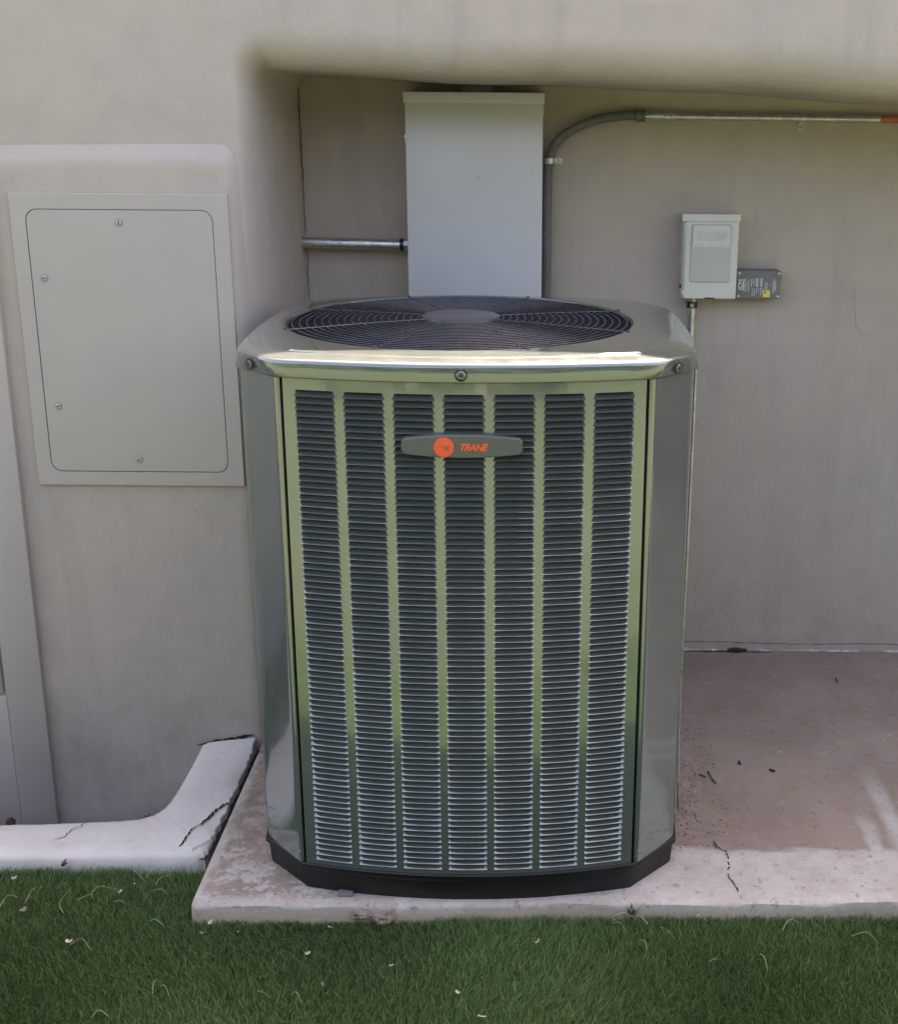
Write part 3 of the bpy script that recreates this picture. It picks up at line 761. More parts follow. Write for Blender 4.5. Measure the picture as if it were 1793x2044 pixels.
dp = thing('drop_conduit', 'thin metal conduit dropping from the disconnect box behind the condenser', 'conduit', (0.415, 3.42, 0.5))
tube('pipe', spline([(0.4145, 3.42, 1.03), (0.4145, 3.42, 0.75), (0.4145, 3.42, 0.48), (0.38, 3.36, 0.38), (0.24, 3.16, 0.36), (0.18, 3.04, 0.36)], 10), 0.0112, M_GALV, dp, 16)
tube('connector', [(0.4145, 3.42, 1.060), (0.4145, 3.42, 1.047), (0.4145, 3.42, 1.0465), (0.4145, 3.42, 1.043)], [0.0105, 0.0105, 0.012, 0.012], M_GALV, dp, 16)
tube('compression_nut', [(0.4145, 3.42, 1.044), (0.4145, 3.42, 1.043), (0.4145, 3.42, 1.027), (0.4145, 3.42, 1.026)], [0.0118, 0.0150, 0.0150, 0.0118], M_BLUECAP, dp, 14)
box('nut_label', 0.408, 0.4175, 3.4035, 3.4045, 1.030, 1.040, M_SCREW, dp)

# ================================================================== CONDENSER
UX, UY, YAW = -0.13608, 2.23625, 0.01045
ac = thing('air_conditioner', 'large grey-green louvered air conditioner condenser on the concrete slab', 'air conditioner', (UX, UY, 0), YAW)
P_, HW, CH, BW, DC, SB = 0.3345, 0.4286, 0.096, 0.0434, 0.387, 0.014
Z0, Z1 = 0.062, 1.0665                       # cabinet panels
TILT_X = 0.0

def outline(off=0.0, nf=25, ns=17, chs=0.0, sm_=0):
    """closed plan outline (counter-clockwise from above); off grows it; chs trims the corner chamfer"""
    p = []
    a, c = P_ + chs, CH - chs
    for k in range(nf): x = -a + 2 * a * k / (nf - 1); p.append((x, -BW * (1 - (x / a) ** 2)))
    for k in range(ns):
        d = c + (2 * DC - 2 * c) * k / (ns - 1); q = (d - DC) / (DC - c); p.append((HW + SB * (1 - q * q), d))
    for k in range(nf): x = a - 2 * a * k / (nf - 1); p.append((x, 2 * DC + BW * (1 - (x / a) ** 2)))
    for k in range(ns):
        d = 2 * DC - c - (2 * DC - 2 * c) * k / (ns - 1); q = (d - DC) / (DC - c); p.append((-HW - SB * (1 - q * q), d))
    # densify the chamfers so that lid faces stay even
    out = []
    for i in range(len(p)):
        a_ = Vector(p[i]); b_ = Vector(p[(i + 1) % len(p)]); out.append(a_)
        L = (b_ - a_).length
        if L > 0.06:
            for k in range(1, 5): out.append(a_.lerp(b_, k / 5))
    for _ in range(sm_):
        out = [out[q] * 0.5 + (out[q - 1] + out[(q + 1) % len(out)]) * 0.25 for q in range(len(out))]
    res = []
    m_ = len(out)
    for i in range(m_):
        t1 = (out[i] - out[i - 1]).normalized(); t2 = (out[(i + 1) % m_] - out[i]).normalized()
        n1 = Vector((t1.y, -t1.x)); n2 = Vector((t2.y, -t2.x)); nn = (n1 + n2)
        nn = nn / max(0.3, nn.length_squared) * 2 * 0.5 * 2 if False else nn.normalized() / max(0.5, math.sqrt((1 + n1.dot(n2)) / 2))
        res.append(out[i] + nn * off)
    return res
def ring_surface(rings, close_top=False):
    V, F = [], []; n = len(rings[0])
    for r in rings: V += r
    for q in range(len(rings) - 1):
        for i in range(n): j = (i + 1) % n; F.append([q * n + i, q * n + j, (q + 1) * n + j, (q + 1) * n + i])
    if close_top: F.append([(len(rings) - 1) * n + i for i in range(n)])
    return V, F
def ringz(off, z, chs=0.0, sm_=0): return [(p.x, p.y, z) for p in outline(off, chs=chs, sm_=sm_)]

# base pan
base = mk('base_pan', *ring_surface([ringz(-0.006, 0.0), ringz(-0.005, 0.004), ringz(-0.001, 0.047), ringz(0.003, 0.0475), ringz(0.005, 0.051), ringz(0.005, 0.060), ringz(0.003, 0.0625), ringz(-0.03, 0.063)], True), M_BASE, ac, True, 35, wc=False)
# inner coil seen through the louvres
mk('coil', *ring_surface([ringz(-0.028, 0.07), ringz(-0.028, 1.05)]), M_COIL, ac, True, 40, wc=False)

# louvred panels
ROWS, ZT, PITCHZ = 79, 1.0455, 0.01232
def louver_vf(a):
    """one pressed louvre: leaning blade, shelf and lip; x along its length, -y outwards, z from 0 (lip) to pitch"""
    p = PITCHZ; V = []
    st = [(-1.0, 0.0), (-0.80, 1.0), (0.0, 1.0), (0.80, 1.0), (1.0, 0.0)]
    for u, e in st:
        sx = u * a; tx = u * (a - 0.0042)
        V += [(tx, 0.0150 * (0.35 + 0.65 * e), p * 0.97), (sx * 0.985, 0.0040 * (0.25 + 0.75 * e), p * (0.40 - 0.145 * e)),
              (sx, -0.0006, p * 0.138), (sx, -0.0016, p * 0.075), (sx, -0.0012, p * 0.0)]
    F = []
    for i in range(4):
        for j in range(4): F.append([i * 5 + j + 1, (i + 1) * 5 + j + 1, (i + 1) * 5 + j, i * 5 + j])
    return V, F
def panel_vf(L, bow, ncol, pitch_u, a, z0, z1):
    f = lambda u: -bow * (1 - (u / L) ** 2)
    V, F = [], []
    def quad(pts):
        b = len(V); V.extend([(u, f(u), z) for u, z in pts]); F.append([b, b + 1, b + 2, b + 3])
    cs = [(k - (ncol - 1) / 2) * pitch_u for k in range(ncol)]
    zb = ZT - ROWS * PITCHZ
    us = np.linspace(-L + 0.003, L - 0.003, 33)
    for i in range(32):
        quad([(us[i], z0), (us[i + 1], z0), (us[i + 1], zb), (us[i], zb)])
        quad([(us[i], ZT), (us[i + 1], ZT), (us[i + 1], z1), (us[i], z1)])
    bounds = [(-L + 0.003, None)] + [(None, None)] * (ncol - 1) + [(None, L - 0.003)]
    for g in range(ncol + 1):
        for r in range(ROWS):
            zt_, zb_ = ZT - r * PITCHZ, ZT - (r + 1) * PITCHZ
            lt = lb = -L + 0.003; rt = rb = L - 0.003
            if g > 0: lb = cs[g - 1] + a; lt = lb - 0.0042
            if g < ncol: rb = cs[g] - a; rt = rb + 0.0042
            quad([(lb, zb_), (rb, zb_), (rt, zt_), (lt, zt_)])
    # folded edges into the seams
    for s in (-1, 1):
        e = s * (L - 0.003); b = len(V)
        V.extend([(e, f(e), z0), (e, f(e), z1), (e, f(e) + 0.014, z1), (e, f(e) + 0.014, z0)]); F.append([b, b + 1, b + 2, b + 3])
    return V, F, cs, f
PU, AU = 0.0907, 0.0386
V, F, cs, ff = panel_vf(P_, BW, 7, PU, AU, Z0, Z1)
front = mk('front_panel', V, F, M_UNIT, ac, False, wc=False)
front.data.shade_smooth(); front.data.set_sharp_from_angle(angle=math.radians(30))
lv, lf = louver_vf(AU)
lme = new_mesh('louver', lv, lf, True, 50); lme.materials.append(M_UNIT)
count = 0; restV, restF = [], []
for r in range(ROWS):
    zz = ZT - (r + 1) * PITCHZ
    for k, u in enumerate(cs):
        al = math.atan(2 * BW * u / P_ ** 2)
        tw = random.uniform(-0.006, 0.006)
        if count < 300:
            o = bpy.data.objects.new('louver', lme); COL.objects.link(o); o.parent = front
            o.location = (u, ff(u), zz); o.rotation_euler = (random.uniform(-0.03, 0.03), tw, al)
        else:
            b = len(restV); R = Euler((random.uniform(-0.03, 0.03), tw, al)).to_matrix()
            restV += [R @ Vector(v) + Vector((u, ff(u), zz)) for v in lv]; restF += [[i + b for i in q] for q in lf]
        count += 1
lower = mk('louver_rows', restV, restF, M_UNIT, front, True, 50, wc=False); lower['kind'] = 'stuff'
# side and back panels, louvres pressed into the same sheet
def other_panel(name, L, bow, ncol, pitch_u, a, M):
    V, F, cs_, f = panel_vf(L, bow, ncol, pitch_u, a, Z0, Z1)
    lv_, lf_ = louver_vf(a)
    o = mk(name, [M @ Vector(v) for v in V], F, M_UNIT, ac, False, wc=False)
    VV, FF = [], []
    for r in range(ROWS):
        for u in cs_:
            al = math.atan(2 * bow * u / L ** 2); ca, sa = math.cos(al), math.sin(al); b = len(VV)
            for v in lv_:
                VV.append(M @ Vector((u + v[0] * ca - v[1] * sa, f(u) + v[0] * sa + v[1] * ca, ZT - (r + 1) * PITCHZ + v[2])))
            FF += [[i + b for i in q] for q in lf_]
    q = mk('louver_rows', VV, FF, M_UNIT, o, True, 50, wc=False); q['kind'] = 'stuff'
LS = DC - CH
other_panel('side_panel', LS, SB, 6, 0.0907, AU, Matrix(((0, -1, 0, HW), (1, 0, 0, DC), (0, 0, 1, 0), (0, 0, 0, 1))))
other_panel('side_panel', LS, SB, 6, 0.0907, AU, Matrix(((0, 1, 0, -HW), (-1, 0, 0, DC), (0, 0, 1, 0), (0, 0, 0, 1))))
other_panel('back_panel', P_, BW, 7, PU, AU, Matrix(((-1, 0, 0, 0), (0, -1, 0, 2 * DC), (0, 0, 1, 0), (0, 0, 0, 1))))
# corner posts: folded sheet with rounded bends
pl = [(0.3365, 0.016), (0.3365, 0.003), (0.3374, 0.0006), (0.3400, -0.0004), (0.3440, 0.0006), (0.3478, 0.0036), (0.3520, 0.0082)]
pl += [(0.3520 + (0.4230 - 0.3520) * k / 5, 0.0082 + (0.0890 - 0.0082) * k / 5) for k in range(1, 6)]
pl += [(0.4262, 0.0935), (0.4280, 0.0975), (0.4284, 0.1005), (0.4276, 0.1028), (0.418, 0.1032)]
for sx in (-1, 1):
    for sd in (0, 1):
        q = [(sx * x, d if sd == 0 else 2 * DC - d) for x, d in pl]
        rows = [[(x, d, z) for x, d in q] for z in (Z0 + 0.001, Z1)]
        V, F = grid_vf(rows)
        if sx * (1 if sd == 0 else -1) < 0: F = [f[::-1] for f in F]
        po = mk('corner_post', V, F, M_UNIT, ac, True, 60, wc=False)
        if sd == 0:
            disc('screw', (sx * 0.3445, 0.0025, 0.085), (sx * 0.3, -1, 0), 0.0032, 0.002, M_SCREW, po, 10, wc=False)
# dark strip inside the seams
mk('inner_frame', *ring_surface([ringz(-0.016, Z0), ringz(-0.016, ZT - ROWS * PITCHZ - 0.001)]), M_DARK, ac, wc=False)
for sx in (-1, 1):
    for sd in (0, 1):
        q = [(sx * 0.322, 0.022), (sx * 0.352, 0.022), (sx * 0.414, 0.092), (sx * 0.412, 0.118)]
        q = [(x, d if sd == 0 else 2 * DC - d) for x, d in q]
        mk('inner_post', *grid_vf([[(x, d, z) for x, d in q] for z in (Z0, Z1)]), M_DARK, ac, wc=False)

# top cover with the round fan opening
HX, HY, HR, HZ = -0.027, 0.394, 0.3665, 1.1125
rings = [ringz(0.0035, 1.0690), ringz(0.0065, 1.0685, 0.004), ringz(0.0075, 1.0705, 0.004), ringz(0.0075, 1.0940, 0.011, 1), ringz(0.0066, 1.0985, 0.012, 2), ringz(0.0036, 1.1012, 0.013, 3), ringz(-0.002, 1.1032, 0.014, 6), ringz(-0.010, 1.1055, 0.015, 10), ringz(-0.022, 1.1082, 0.017, 16), ringz(-0.034, 1.1100, 0.019, 22)]
last = rings[-1]
ang = [math.atan2(y - HY, x - HX) for x, y, z in last]
mid = []; hole = []; lip1 = []; lip2 = []; lip3 = []; lip0 = []
for (x, y, z), a in zip(last, ang):
    h = (HX + HR * math.cos(a), HY + HR * math.sin(a))
    o0 = (HX + (HR + 0.010) * math.cos(a), HY + (HR + 0.010) * math.sin(a))
    if (Vector((x, y)) - Vector((HX, HY))).length < HR + 0.014: x, y = HX + (HR + 0.014) * math.cos(a), HY + (HR + 0.014) * math.sin(a)
    mid.append(((x + o0[0]) / 2, (y + o0[1]) / 2, HZ - 0.001)); lip0.append((*o0, HZ)); hole.append((h[0], h[1], HZ))
    for L_, dr_, dz_ in ((lip1, 0.003, -0.0015), (lip2, 0.0045, -0.006), (lip3, 0.0045, -0.09)):
        L_.append((HX + (HR - dr_) * math.cos(a), HY + (HR - dr_) * math.sin(a), HZ + dz_))
V, F = ring_surface(rings + [mid, lip0, hole, lip1, lip2])
lid = mk('top_cover', V, F, M_UNIT, ac, True, 38, wc=False)
mk('fan_orifice', *ring_surface([lip2, lip3]), M_CAP, lid, True, 60, wc=False)
# pressed stadium bead along the front of the cover
bead = []
def bead_pt(u, s): return (u, -0.0125 + 0.050 * (u / 0.33) ** 2 + s, 1.1085 + 0.0015 * (u / 0.33) ** 2)
for u in np.linspace(-0.318, 0.318, 40): bead.append(bead_pt(u, -0.0055))
for k in range(1, 6): a = -math.pi / 2 + math.pi * k / 6; p = bead_pt(0.318, 0.0055 * math.sin(a)); bead.append((p[0] + 0.0055 * math.cos(a), p[1], p[2]))
for u in np.linspace(0.318, -0.318, 40): bead.append(bead_pt(u, 0.0055))
for k in range(1, 6): a = math.pi / 2 + math.pi * k / 6; p = bead_pt(-0.318, 0.0055 * math.sin(a)); bead.append((p[0] + 0.0055 * math.cos(a), p[1], p[2]))
bead.append(bead[0])
V, F = tube_vf(bead, 0.0022, 6, False); V = [(v.x, v.y, v.z - 0.0012) for v in V]
mk('pressed_bead', V, F, M_UNIT, lid, True, 80, wc=False)
def lid_screw(c, ax):
    o = disc('screw', c, ax, 0.0078, 0.0035, M_UNIT, lid, 18, wc=False)
    c2 = Vector(c) - Vector(ax).normalized() * 0.0015
    u = Vector((-ax[1], ax[0], 0)).normalized()
    V, F = tube_vf([c2 + u * 0.0105 * math.cos(t) + Vector((0, 0, 0.0105 * math.sin(t))) + Vector(ax).normalized() * 0.002 for t in np.linspace(0, 2 * math.pi, 21)], 0.0012, 6, False)
    mk('dimple_rim', V, F, M_DARK, o, True, 80, wc=False)
    disc('driver_recess', Vector(c) + Vector(ax).normalized() * 0.0034, ax, 0.0032, 0.0004, M_DARK, o, 8, wc=False)
lid_screw((-0.0041, -0.0513, 1.0825), (0, -1, 0))
lid_screw((-0.3985, 0.0425, 1.0815), (-0.68, -0.73, 0))
lid_screw((0.3925, 0.0365, 1.0805), (0.68, -0.73, 0))

# fan guard: concentric wires, spokes and hub cap
gd = mk('hub_cap', *ring_surface([[(HX + r_ * math.cos(a), HY + 0.004 + r_ * math.sin(a), z) for a in np.linspace(0, 2 * math.pi, 48, endpoint=False)] for r_, z in ((0.083, 1.108), (0.0835, 1.1165), (0.0825, 1.1195), (0.078, 1.1215), (0.05, 1.1225), (0.002, 1.1228))], True), M_CAP, ac, True, 30, wc=False)
guard = mk('guard_rim', *tube_vf([(HX + (HR - 0.006) * math.cos(a), HY + (HR - 0.006) * math.sin(a), HZ - 0.006) for a in np.linspace(0, 2 * math.pi, 97)], 0.0022, 6, False), M_GRILLE, ac, True, 80, wc=False)
NR = 18
for k in range(NR):
    r_ = 0.0905 + (HR - 0.016 - 0.0905) * k / (NR - 1)
    z = HZ - 0.002 + 0.006 * (1 - (r_ / HR) ** 2)
    V, F = tube_vf([(HX + r_ * math.cos(a), HY + r_ * math.sin(a), z) for a in np.linspace(0, 2 * math.pi, 97)], 0.0016, 6, False)
    mk('wire_ring', V, F, M_GRILLE, guard, True, 80, wc=False)
for k in range(8):
    a = math.radians(22.5 + 45 * k)
    d = Vector((math.cos(a), math.sin(a), 0)); c = Vector((HX, HY, 0))
    V, F = tube_vf([c + d * 0.07 + Vector((0, 0, HZ + 0.0040)), c + d * 0.2 + Vector((0, 0, HZ + 0.0026)), c + d * (HR - 0.003) + Vector((0, 0, HZ - 0.0012)), c + d * (HR + 0.006) + Vector((0, 0, HZ + 0.0005))], 0.0017, 6)
    sp_ = mk('spoke', V, F, M_GRILLE, guard, True, 60, wc=False)
    mk('clip', *disc_vf(c + d * (HR + 0.004) + Vector((0, 0, HZ)), (0, 0, 1), 0.0040, 0.0022, 10), M_GRILLE, sp_, True, 40, wc=False)
# fan below the guard
mot = mk('fan_motor', *ring_surface([[(HX + r_ * math.cos(a), HY + r_ * math.sin(a), z) for a in np.linspace(0, 2 * math.pi, 32, endpoint=False)] for r_, z in ((0.07, 0.93), (0.072, 0.94), (0.072, 1.10), (0.06, 1.107))], True), M_DARK, ac, True, 40, wc=False)
for k in range(4):
    rows = []
    for r_ in np.linspace(0.06, 0.335, 8):
        row = []
        for t in np.linspace(-1, 1, 7):
            a = 2 * math.pi * k / 4 + 0.4 + t * (0.50 - 0.12 * (r_ / 0.335)) + 0.25 * (r_ / 0.335)
            row.append((HX + r_ * math.cos(a), HY + r_ * math.sin(a), 1.015 + t * 0.045 * (1.1 - 0.4 * r_ / 0.335)))
        rows.append(row)
    mk('fan_blade', *grid_vf(rows), M_CAP, mot, True, wc=False)
mk('inner_deck', [(HX + 0.40 * math.cos(a), HY + 0.40 * math.sin(a), 0.86) for a in np.linspace(0, 2 * math.pi, 40, endpoint=False)], [list(range(40))], M_DARK, ac, wc=False)

# name plate
NPX, NPZ = -0.0035, 0.9528
def np_outline(s):
    pts = []
    hw = 0.1095 * s; 
    def hh(x): return (0.0215 - 0.0075 * (x / 0.1095) ** 2) * s
    for x in np.linspace(hw - 0.010, -hw + 0.010, 21): pts.append((x, hh(x)))
    h = hh(hw - 0.010)
    for k in range(1, 6): a = math.pi / 2 + math.pi / 2 * k / 6; pts.append((-hw + 0.010 + 0.010 * math.cos(a), h - 0.010 + 0.010 * math.sin(a)))
    for k in range(0, 6): a = math.pi + math.pi / 2 * k / 6; pts.append((-hw + 0.010 + 0.010 * math.cos(a), -h + 0.010 + 0.010 * math.sin(a)))
    for x in np.linspace(-hw + 0.010, hw - 0.010, 21): pts.append((x, -hh(x)))
    for k in range(1, 6): a = 3 * math.pi / 2 + math.pi / 2 * k / 6; pts.append((hw - 0.010 + 0.010 * math.cos(a), -h + 0.010 + 0.010 * math.sin(a)))
    for k in range(0, 6): a = math.pi / 2 * k / 6; pts.append((hw - 0.010 + 0.010 * math.cos(a), h - 0.010 + 0.010 * math.sin(a)))
    return [(NPX + x, NPZ + z) for x, z in pts]
fpl = -0.0565
npl = plate('name_plate', np_outline(1.0), fpl, -0.040, M_PLATE, ac, 0.0022, wc=False)
npl['label'] = 'grey name plate with orange round emblem and lettering'
em = disc('emblem', (-0.0360, fpl + 0.0006, 0.9520), (0, -1, 0), 0.0190, 0.0018, M_ORANGE, npl, 36, wc=False)
mk('emblem_ring', *tube_vf([(-0.0360 + 0.0186 * math.cos(t), fpl - 0.0008, 0.9520 + 0.0186 * math.sin(t)) for t in np.linspace(0, 2 * math.pi, 41)], 0.0007, 6, False), M_REDDARK, em, True, 80, wc=False)
V, F = merge(bar_vf(-0.0455, 0.9535, -0.0265, 0.9535, 0.0020, fpl - 0.0016, fpl + 0.001), bar_vf(-0.0345, 0.9460, -0.0310, 0.9545, 0.0055, fpl - 0.00165, fpl + 0.001), bar_vf(-0.0290, 0.9440, -0.0270, 0.9550, 0.0022, fpl - 0.0017, fpl + 0.001))
mk('emblem_mark', V, F, M_REDDARK, em, wc=False)
V, F = text_vf('TRANE', 0.0190, 0.0006, 0.32, 0.0008, 0.92)
x0 = min(v.x for v in V); x1 = max(v.x for v in V); z0 = min(v.y for v in V); z1 = max(v.y for v in V)
fx_ = lambda v, g=0: (-0.0065 + (v.x - x0) / (x1 - x0) * 0.0515, fpl - 0.0004 - v.z + g, 0.9450 + (v.y - z0) / (z1 - z0) * 0.0138)
mk('lettering', [fx_(v) for v in V], F, M_ORANGE, npl, wc=False)

# small grey shim under the base and wiring on the right flank
tag(box('plastic_shim', -0.402, -0.372, 2.203, 2.222, 0.0005, 0.006, M_MODULE, None, 0.001), 'small grey shim on the slab under the front of the condenser base', 'shim')
wr = mk('control_wire', *tube_vf(spline([(0.452, 0.34, 1.09), (0.450, 0.25, 1.078), (0.445, 0.20, 1.066), (0.4465, 0.195, 1.02), (0.4465, 0.20, 0.70), (0.447, 0.22, 0.3), (0.46, 0.26, 0.03)], 8), 0.003, 8), M_GALV, ac, True, 60, wc=False)

# ================================================================== LITTER
BZ = GZ + 0.031
def stem(pts, label, k):
    zs = [BZ + random.uniform(0.0, 0.006), BZ + 0.006 + random.uniform(0, 0.008), BZ + random.uniform(0.0, 0.006)]
    P = spline([(p[0], p[1], z) for p, z in zip(pts, zs)], 6)
    r = random.uniform(0.0005, 0.0009)
    V, F = tube_vf(P, [r * (1 - 0.6 * i / len(P)) for i in range(len(P))], 5)
    tag(mk('dry_stem', V, F, M_STRAW, None, True, 60), label, 'stem', 'dry stems scattered on the turf')
stems_left = [((-1.084, 2.186), (-1.0759, 2.2096), (-1.0557, 2.2129)), ((-1.0373, 2.1983), (-1.0352, 2.2342), (-1.0224, 2.2575)), ((-0.9453, 2.1619), (-0.9619, 2.1877), (-0.9632, 2.2504)), ((-0.9355, 2.2086), (-0.9111, 2.2208), (-0.9044, 2.212)), ((-0.9121, 2.2238), (-0.9002, 2.2421), (-0.8572, 2.2439)), ((-0.8691, 2.3271), (-0.8509, 2.305), (-0.8174, 2.2802)), ((-0.8212, 2.2927), (-0.8103, 2.3183), (-0.8151, 2.3374)), ((-0.7926, 2.2712), (-0.7816, 2.2838), (-0.7649, 2.2967)), ((-0.7926, 2.2466), (-0.7727, 2.2408), (-0.7557, 2.232)), ((-0.8568, 2.2038), (-0.8434, 2.201), (-0.8341, 2.1999))]
stems_mid = [((-0.7677, 2.1455), (-0.7532, 2.1378), (-0.7364, 2.128)), ((-0.8974, 2.0634), (-0.8766, 2.0717), (-0.8515, 2.0482)), ((-0.6888, 1.9473), (-0.6764, 1.9379), (-0.6652, 1.9214)), ((-0.6984, 1.9305), (-0.7001, 1.9472), (-0.7003, 1.9642)), ((-0.5082, 1.9352), (-0.4954, 1.9282), (-0.481, 1.9204)), ((-0.4446, 1.9312), (-0.4332, 1.9219), (-0.4211, 1.908)), ((-0.7873, 1.867), (-0.7744, 1.8703), (-0.7574, 1.8664))]
stems_right = [((0.1534, 2.1502), (0.1685, 2.1393), (0.1796, 2.1229)), ((0.248, 2.1348), (0.26, 2.1157), (0.2736, 2.0969)), ((0.3147, 2.1839), (0.3308, 2.1796), (0.3446, 2.1584)), ((0.398, 2.1648), (0.4019, 2.1751), (0.4095, 2.1855)), ((0.3319, 2.0322), (0.3433, 2.0298), (0.3523, 2.035)), ((0.4318, 2.0515), (0.4367, 2.031), (0.4404, 2.0083)), ((0.4898, 2.1297), (0.5079, 2.1522), (0.5324, 2.1525)), ((0.6227, 2.1134), (0.6511, 2.11), (0.6696, 2.0887)), ((0.6834, 2.1873), (0.6836, 2.1771), (0.6818, 2.1629)), ((0.2054, 2.0987), (0.2127, 2.0828), (0.2177, 2.0696)), ((-0.60, 2.150), (-0.57, 2.158), (-0.545, 2.150)), ((-0.50, 2.155), (-0.475, 2.160), (-0.455, 2.145))]
for s_, lb in zip(stems_left, ["short straw stem cut by the left picture edge", "upright bowed straw stem near the left picture edge below the curb", "tall hooked straw stem between the left edge and the long blossom stem", "short bent stem just left of the long blossom stem", "long stem ending in the white blossom before the curb", "straight stem slanting down right just below the curb", "steep stem touching the curb left of the slab", "slanting stem between the curb and the slab corner", "level stem just left of the slab corner", "very short level stem below the white blossom"]): stem(s_, lb, 0)
for s_, lb in zip(stems_mid, ["stem on the turf left of and below the slab corner", "curled stem beside the pale leaf scrap at lower left", "pale curved stem near the bottom left of centre", "upright stem beside the pale curved one near the bottom", "short stem near the bottom left of the greyish brown leaf", "thin steep stem beside the greyish brown leaf at the bottom", "arched stem cut by the bottom picture edge at left"]): stem(s_, lb, 0)
for s_, lb in zip(stems_right, ["short stem just below the small weed", "straight steep stem right of and below the small weed", "longest stem right of the weed close to the slab", "short upright stem below the slab crack", "flat curved stem in the middle of the right foreground turf", "lowest steep stem in the right foreground turf", "wide arched stem on the turf right of the slab crack", "long arched stem near the right picture edge", "steep stem near the right edge touching the slab", "short stem below and left of the straight steep one", "arched stem against the slab edge right of the slab corner", "arched stem against the slab edge left of the dirt clumps"]): stem(s_, lb, 0)
def flake(name, x, y, z, size, mat, label, cat, group=None, nleaf=3):
    V, F = [], []
    for q in range(nleaf):
        a0 = random.uniform(0, 6.28); L = size * random.uniform(0.7, 1.2); W = L * random.uniform(0.25, 0.45)
        L *= 0.62; W *= 0.62
        d = Vector((math.cos(a0), math.sin(a0), random.uniform(-0.2, 0.3))); s = Vector((-d.y, d.x, random.uniform(-0.4, 0.4))); rows = []
        for t in np.linspace(0, 1, 5):
            w = W * math.sin(math.pi * min(1, t * 0.85 + 0.1)); zz = L * 0.35 * t * t * random.uniform(0.5, 1.3)
            c = Vector((x, y, z)) + d * L * t + Vector((0, 0, zz))
            rows.append([c - s * w + Vector((0, 0, w * 0.5)), c, c + s * w + Vector((0, 0, w * 0.4))])
        v, f = grid_vf(rows); b = len(V); V += v; F += [[i + b for i in k] for k in f]
    return tag(mk(name, V, F, mat, None, True, 60), label, cat, group)
flake('blossom', -0.8571, 2.2378, BZ + 0.002, 0.013, M_PETAL, 'white fallen blossom at the end of a long stem before the curb', 'blossom', None, 5)
flake('dead_leaf', -1.094, 2.2857, BZ, 0.012, M_PETAL, 'pale shrivelled leaf at the left edge near the white curb', 'leaf')
flake('dead_leaf', -1.031, 2.178, BZ, 0.015, M_LEAFBROWN, 'tan crumpled leaf on the turf at the left edge', 'leaf', None, 4)
flake('blossom', -0.8365, 2.2706, BZ, 0.007, M_PETAL, 'tiny white petal on the turf near the white curb', 'petal')
flake('dead_leaf', -0.9056, 2.0766, BZ, 0.012, M_PETAL, 'pale dry leaf scrap beside a curled stem at lower left', 'leaf')
flake('dead_leaf', -0.6456, 2.1404, BZ, 0.010, M_PETAL, 'small round pale seed head just below the slab corner', 'leaf', None, 5)
flake('dead_leaf', -0.6533, 2.1097, BZ, 0.012, M_LEAFBROWN, 'small brown leaf on the turf below the slab corner', 'leaf')
flake('blossom', -0.5834, 2.1134, BZ, 0.007, M_PETAL, 'tiny white petal on the turf in front of the slab corner', 'petal')
flake('blossom', -0.437, 2.0457, BZ, 0.012, M_PETAL, 'pale upright dry blossom below the left part of the condenser', 'blossom', None, 4)
flake('dead_leaf', -0.4055, 2.1311, BZ, 0.009, M_PETAL, 'small grey leaf scrap just in front of the slab edge', 'leaf')
flake('dead_leaf', -0.3929, 1.9598, BZ, 0.010, M_LEAFBROWN, 'greyish brown leaf low in the foreground left of centre', 'leaf')
flake('dead_leaf', -0.2723, 2.0143, BZ, 0.010, M_PETAL, 'thin dry leaf scrap on the turf near the picture centre line', 'leaf')
flake('dead_leaf', -0.1408, 1.9383, BZ, 0.010, M_PETAL, 'pale leaf scrap on the turf right of the foreground centre', 'leaf')
flake('dead_leaf', -0.0932, 1.8785, BZ, 0.012, M_PETAL, 'cream leaf cut by the bottom edge of the picture', 'leaf')
flake('dead_leaf', 0.0038, 2.0907, BZ, 0.010, M_PETAL, 'pale leaf scrap on the turf below the condenser centre', 'leaf')
flake('dead_leaf', -1.0106, 2.3273, BZ + 0.006, 0.022, M_LEAFRED, 'dark reddish brown leaf lying against the front of the white curb', 'leaf', None, 4)
flake('red_petal', -0.884, 2.518, -0.014, 0.018, M_LEAFRED, 'dark red petal peeking up behind the white curb', 'petal', None, 5)
flake('blossom', 0.3264, 2.1721, BZ + 0.004, 0.005, M_PETAL, 'tiny white fleck on the turf right of the small weed', 'petal')
flake('blossom', 0.1577, 2.1555, BZ + 0.004, 0.005, M_PETAL, 'tiny white fleck on the turf below the small weed', 'petal')
def clod(name, x, y, z, sx, sy, sz, mat, label, cat, seed):
    bm = bmesh.new(); bmesh.ops.create_icosphere(bm, subdivisions=3, radius=1.0); r_ = random.Random(seed)
    ph = [r_.uniform(0, 6) for _ in range(6)]
    for v in bm.verts:
        q = 1 + 0.18 * math.sin(v.co.x * 4 + ph[0]) * math.cos(v.co.y * 5 + ph[1]) + 0.14 * math.sin(v.co.y * 9 + ph[2]) * math.sin(v.co.z * 8 + ph[3]) + r_.uniform(-0.09, 0.09)
        v.co = Vector((x + v.co.x * sx * q, y + v.co.y * sy * q, z + v.co.z * sz * q))
    bm.verts.index_update(); V = [v.co.copy() for v in bm.verts]; F = [[v.index for v in f.verts] for f in bm.faces]; bm.free()
    return tag(mk(name, V, F, mat, None, False), label, cat)
clod('dirt_clump', -0.350, 2.170, -0.017, 0.018, 0.010, 0.011, M_MUD, 'left of two crumbly brown dirt clumps against the slab edge', 'dirt clump', 1)
clod('dirt_clump', -0.302, 2.166, -0.022, 0.022, 0.012, 0.013, M_MUD, 'larger right brown dirt clump against the slab edge', 'dirt clump', 2)
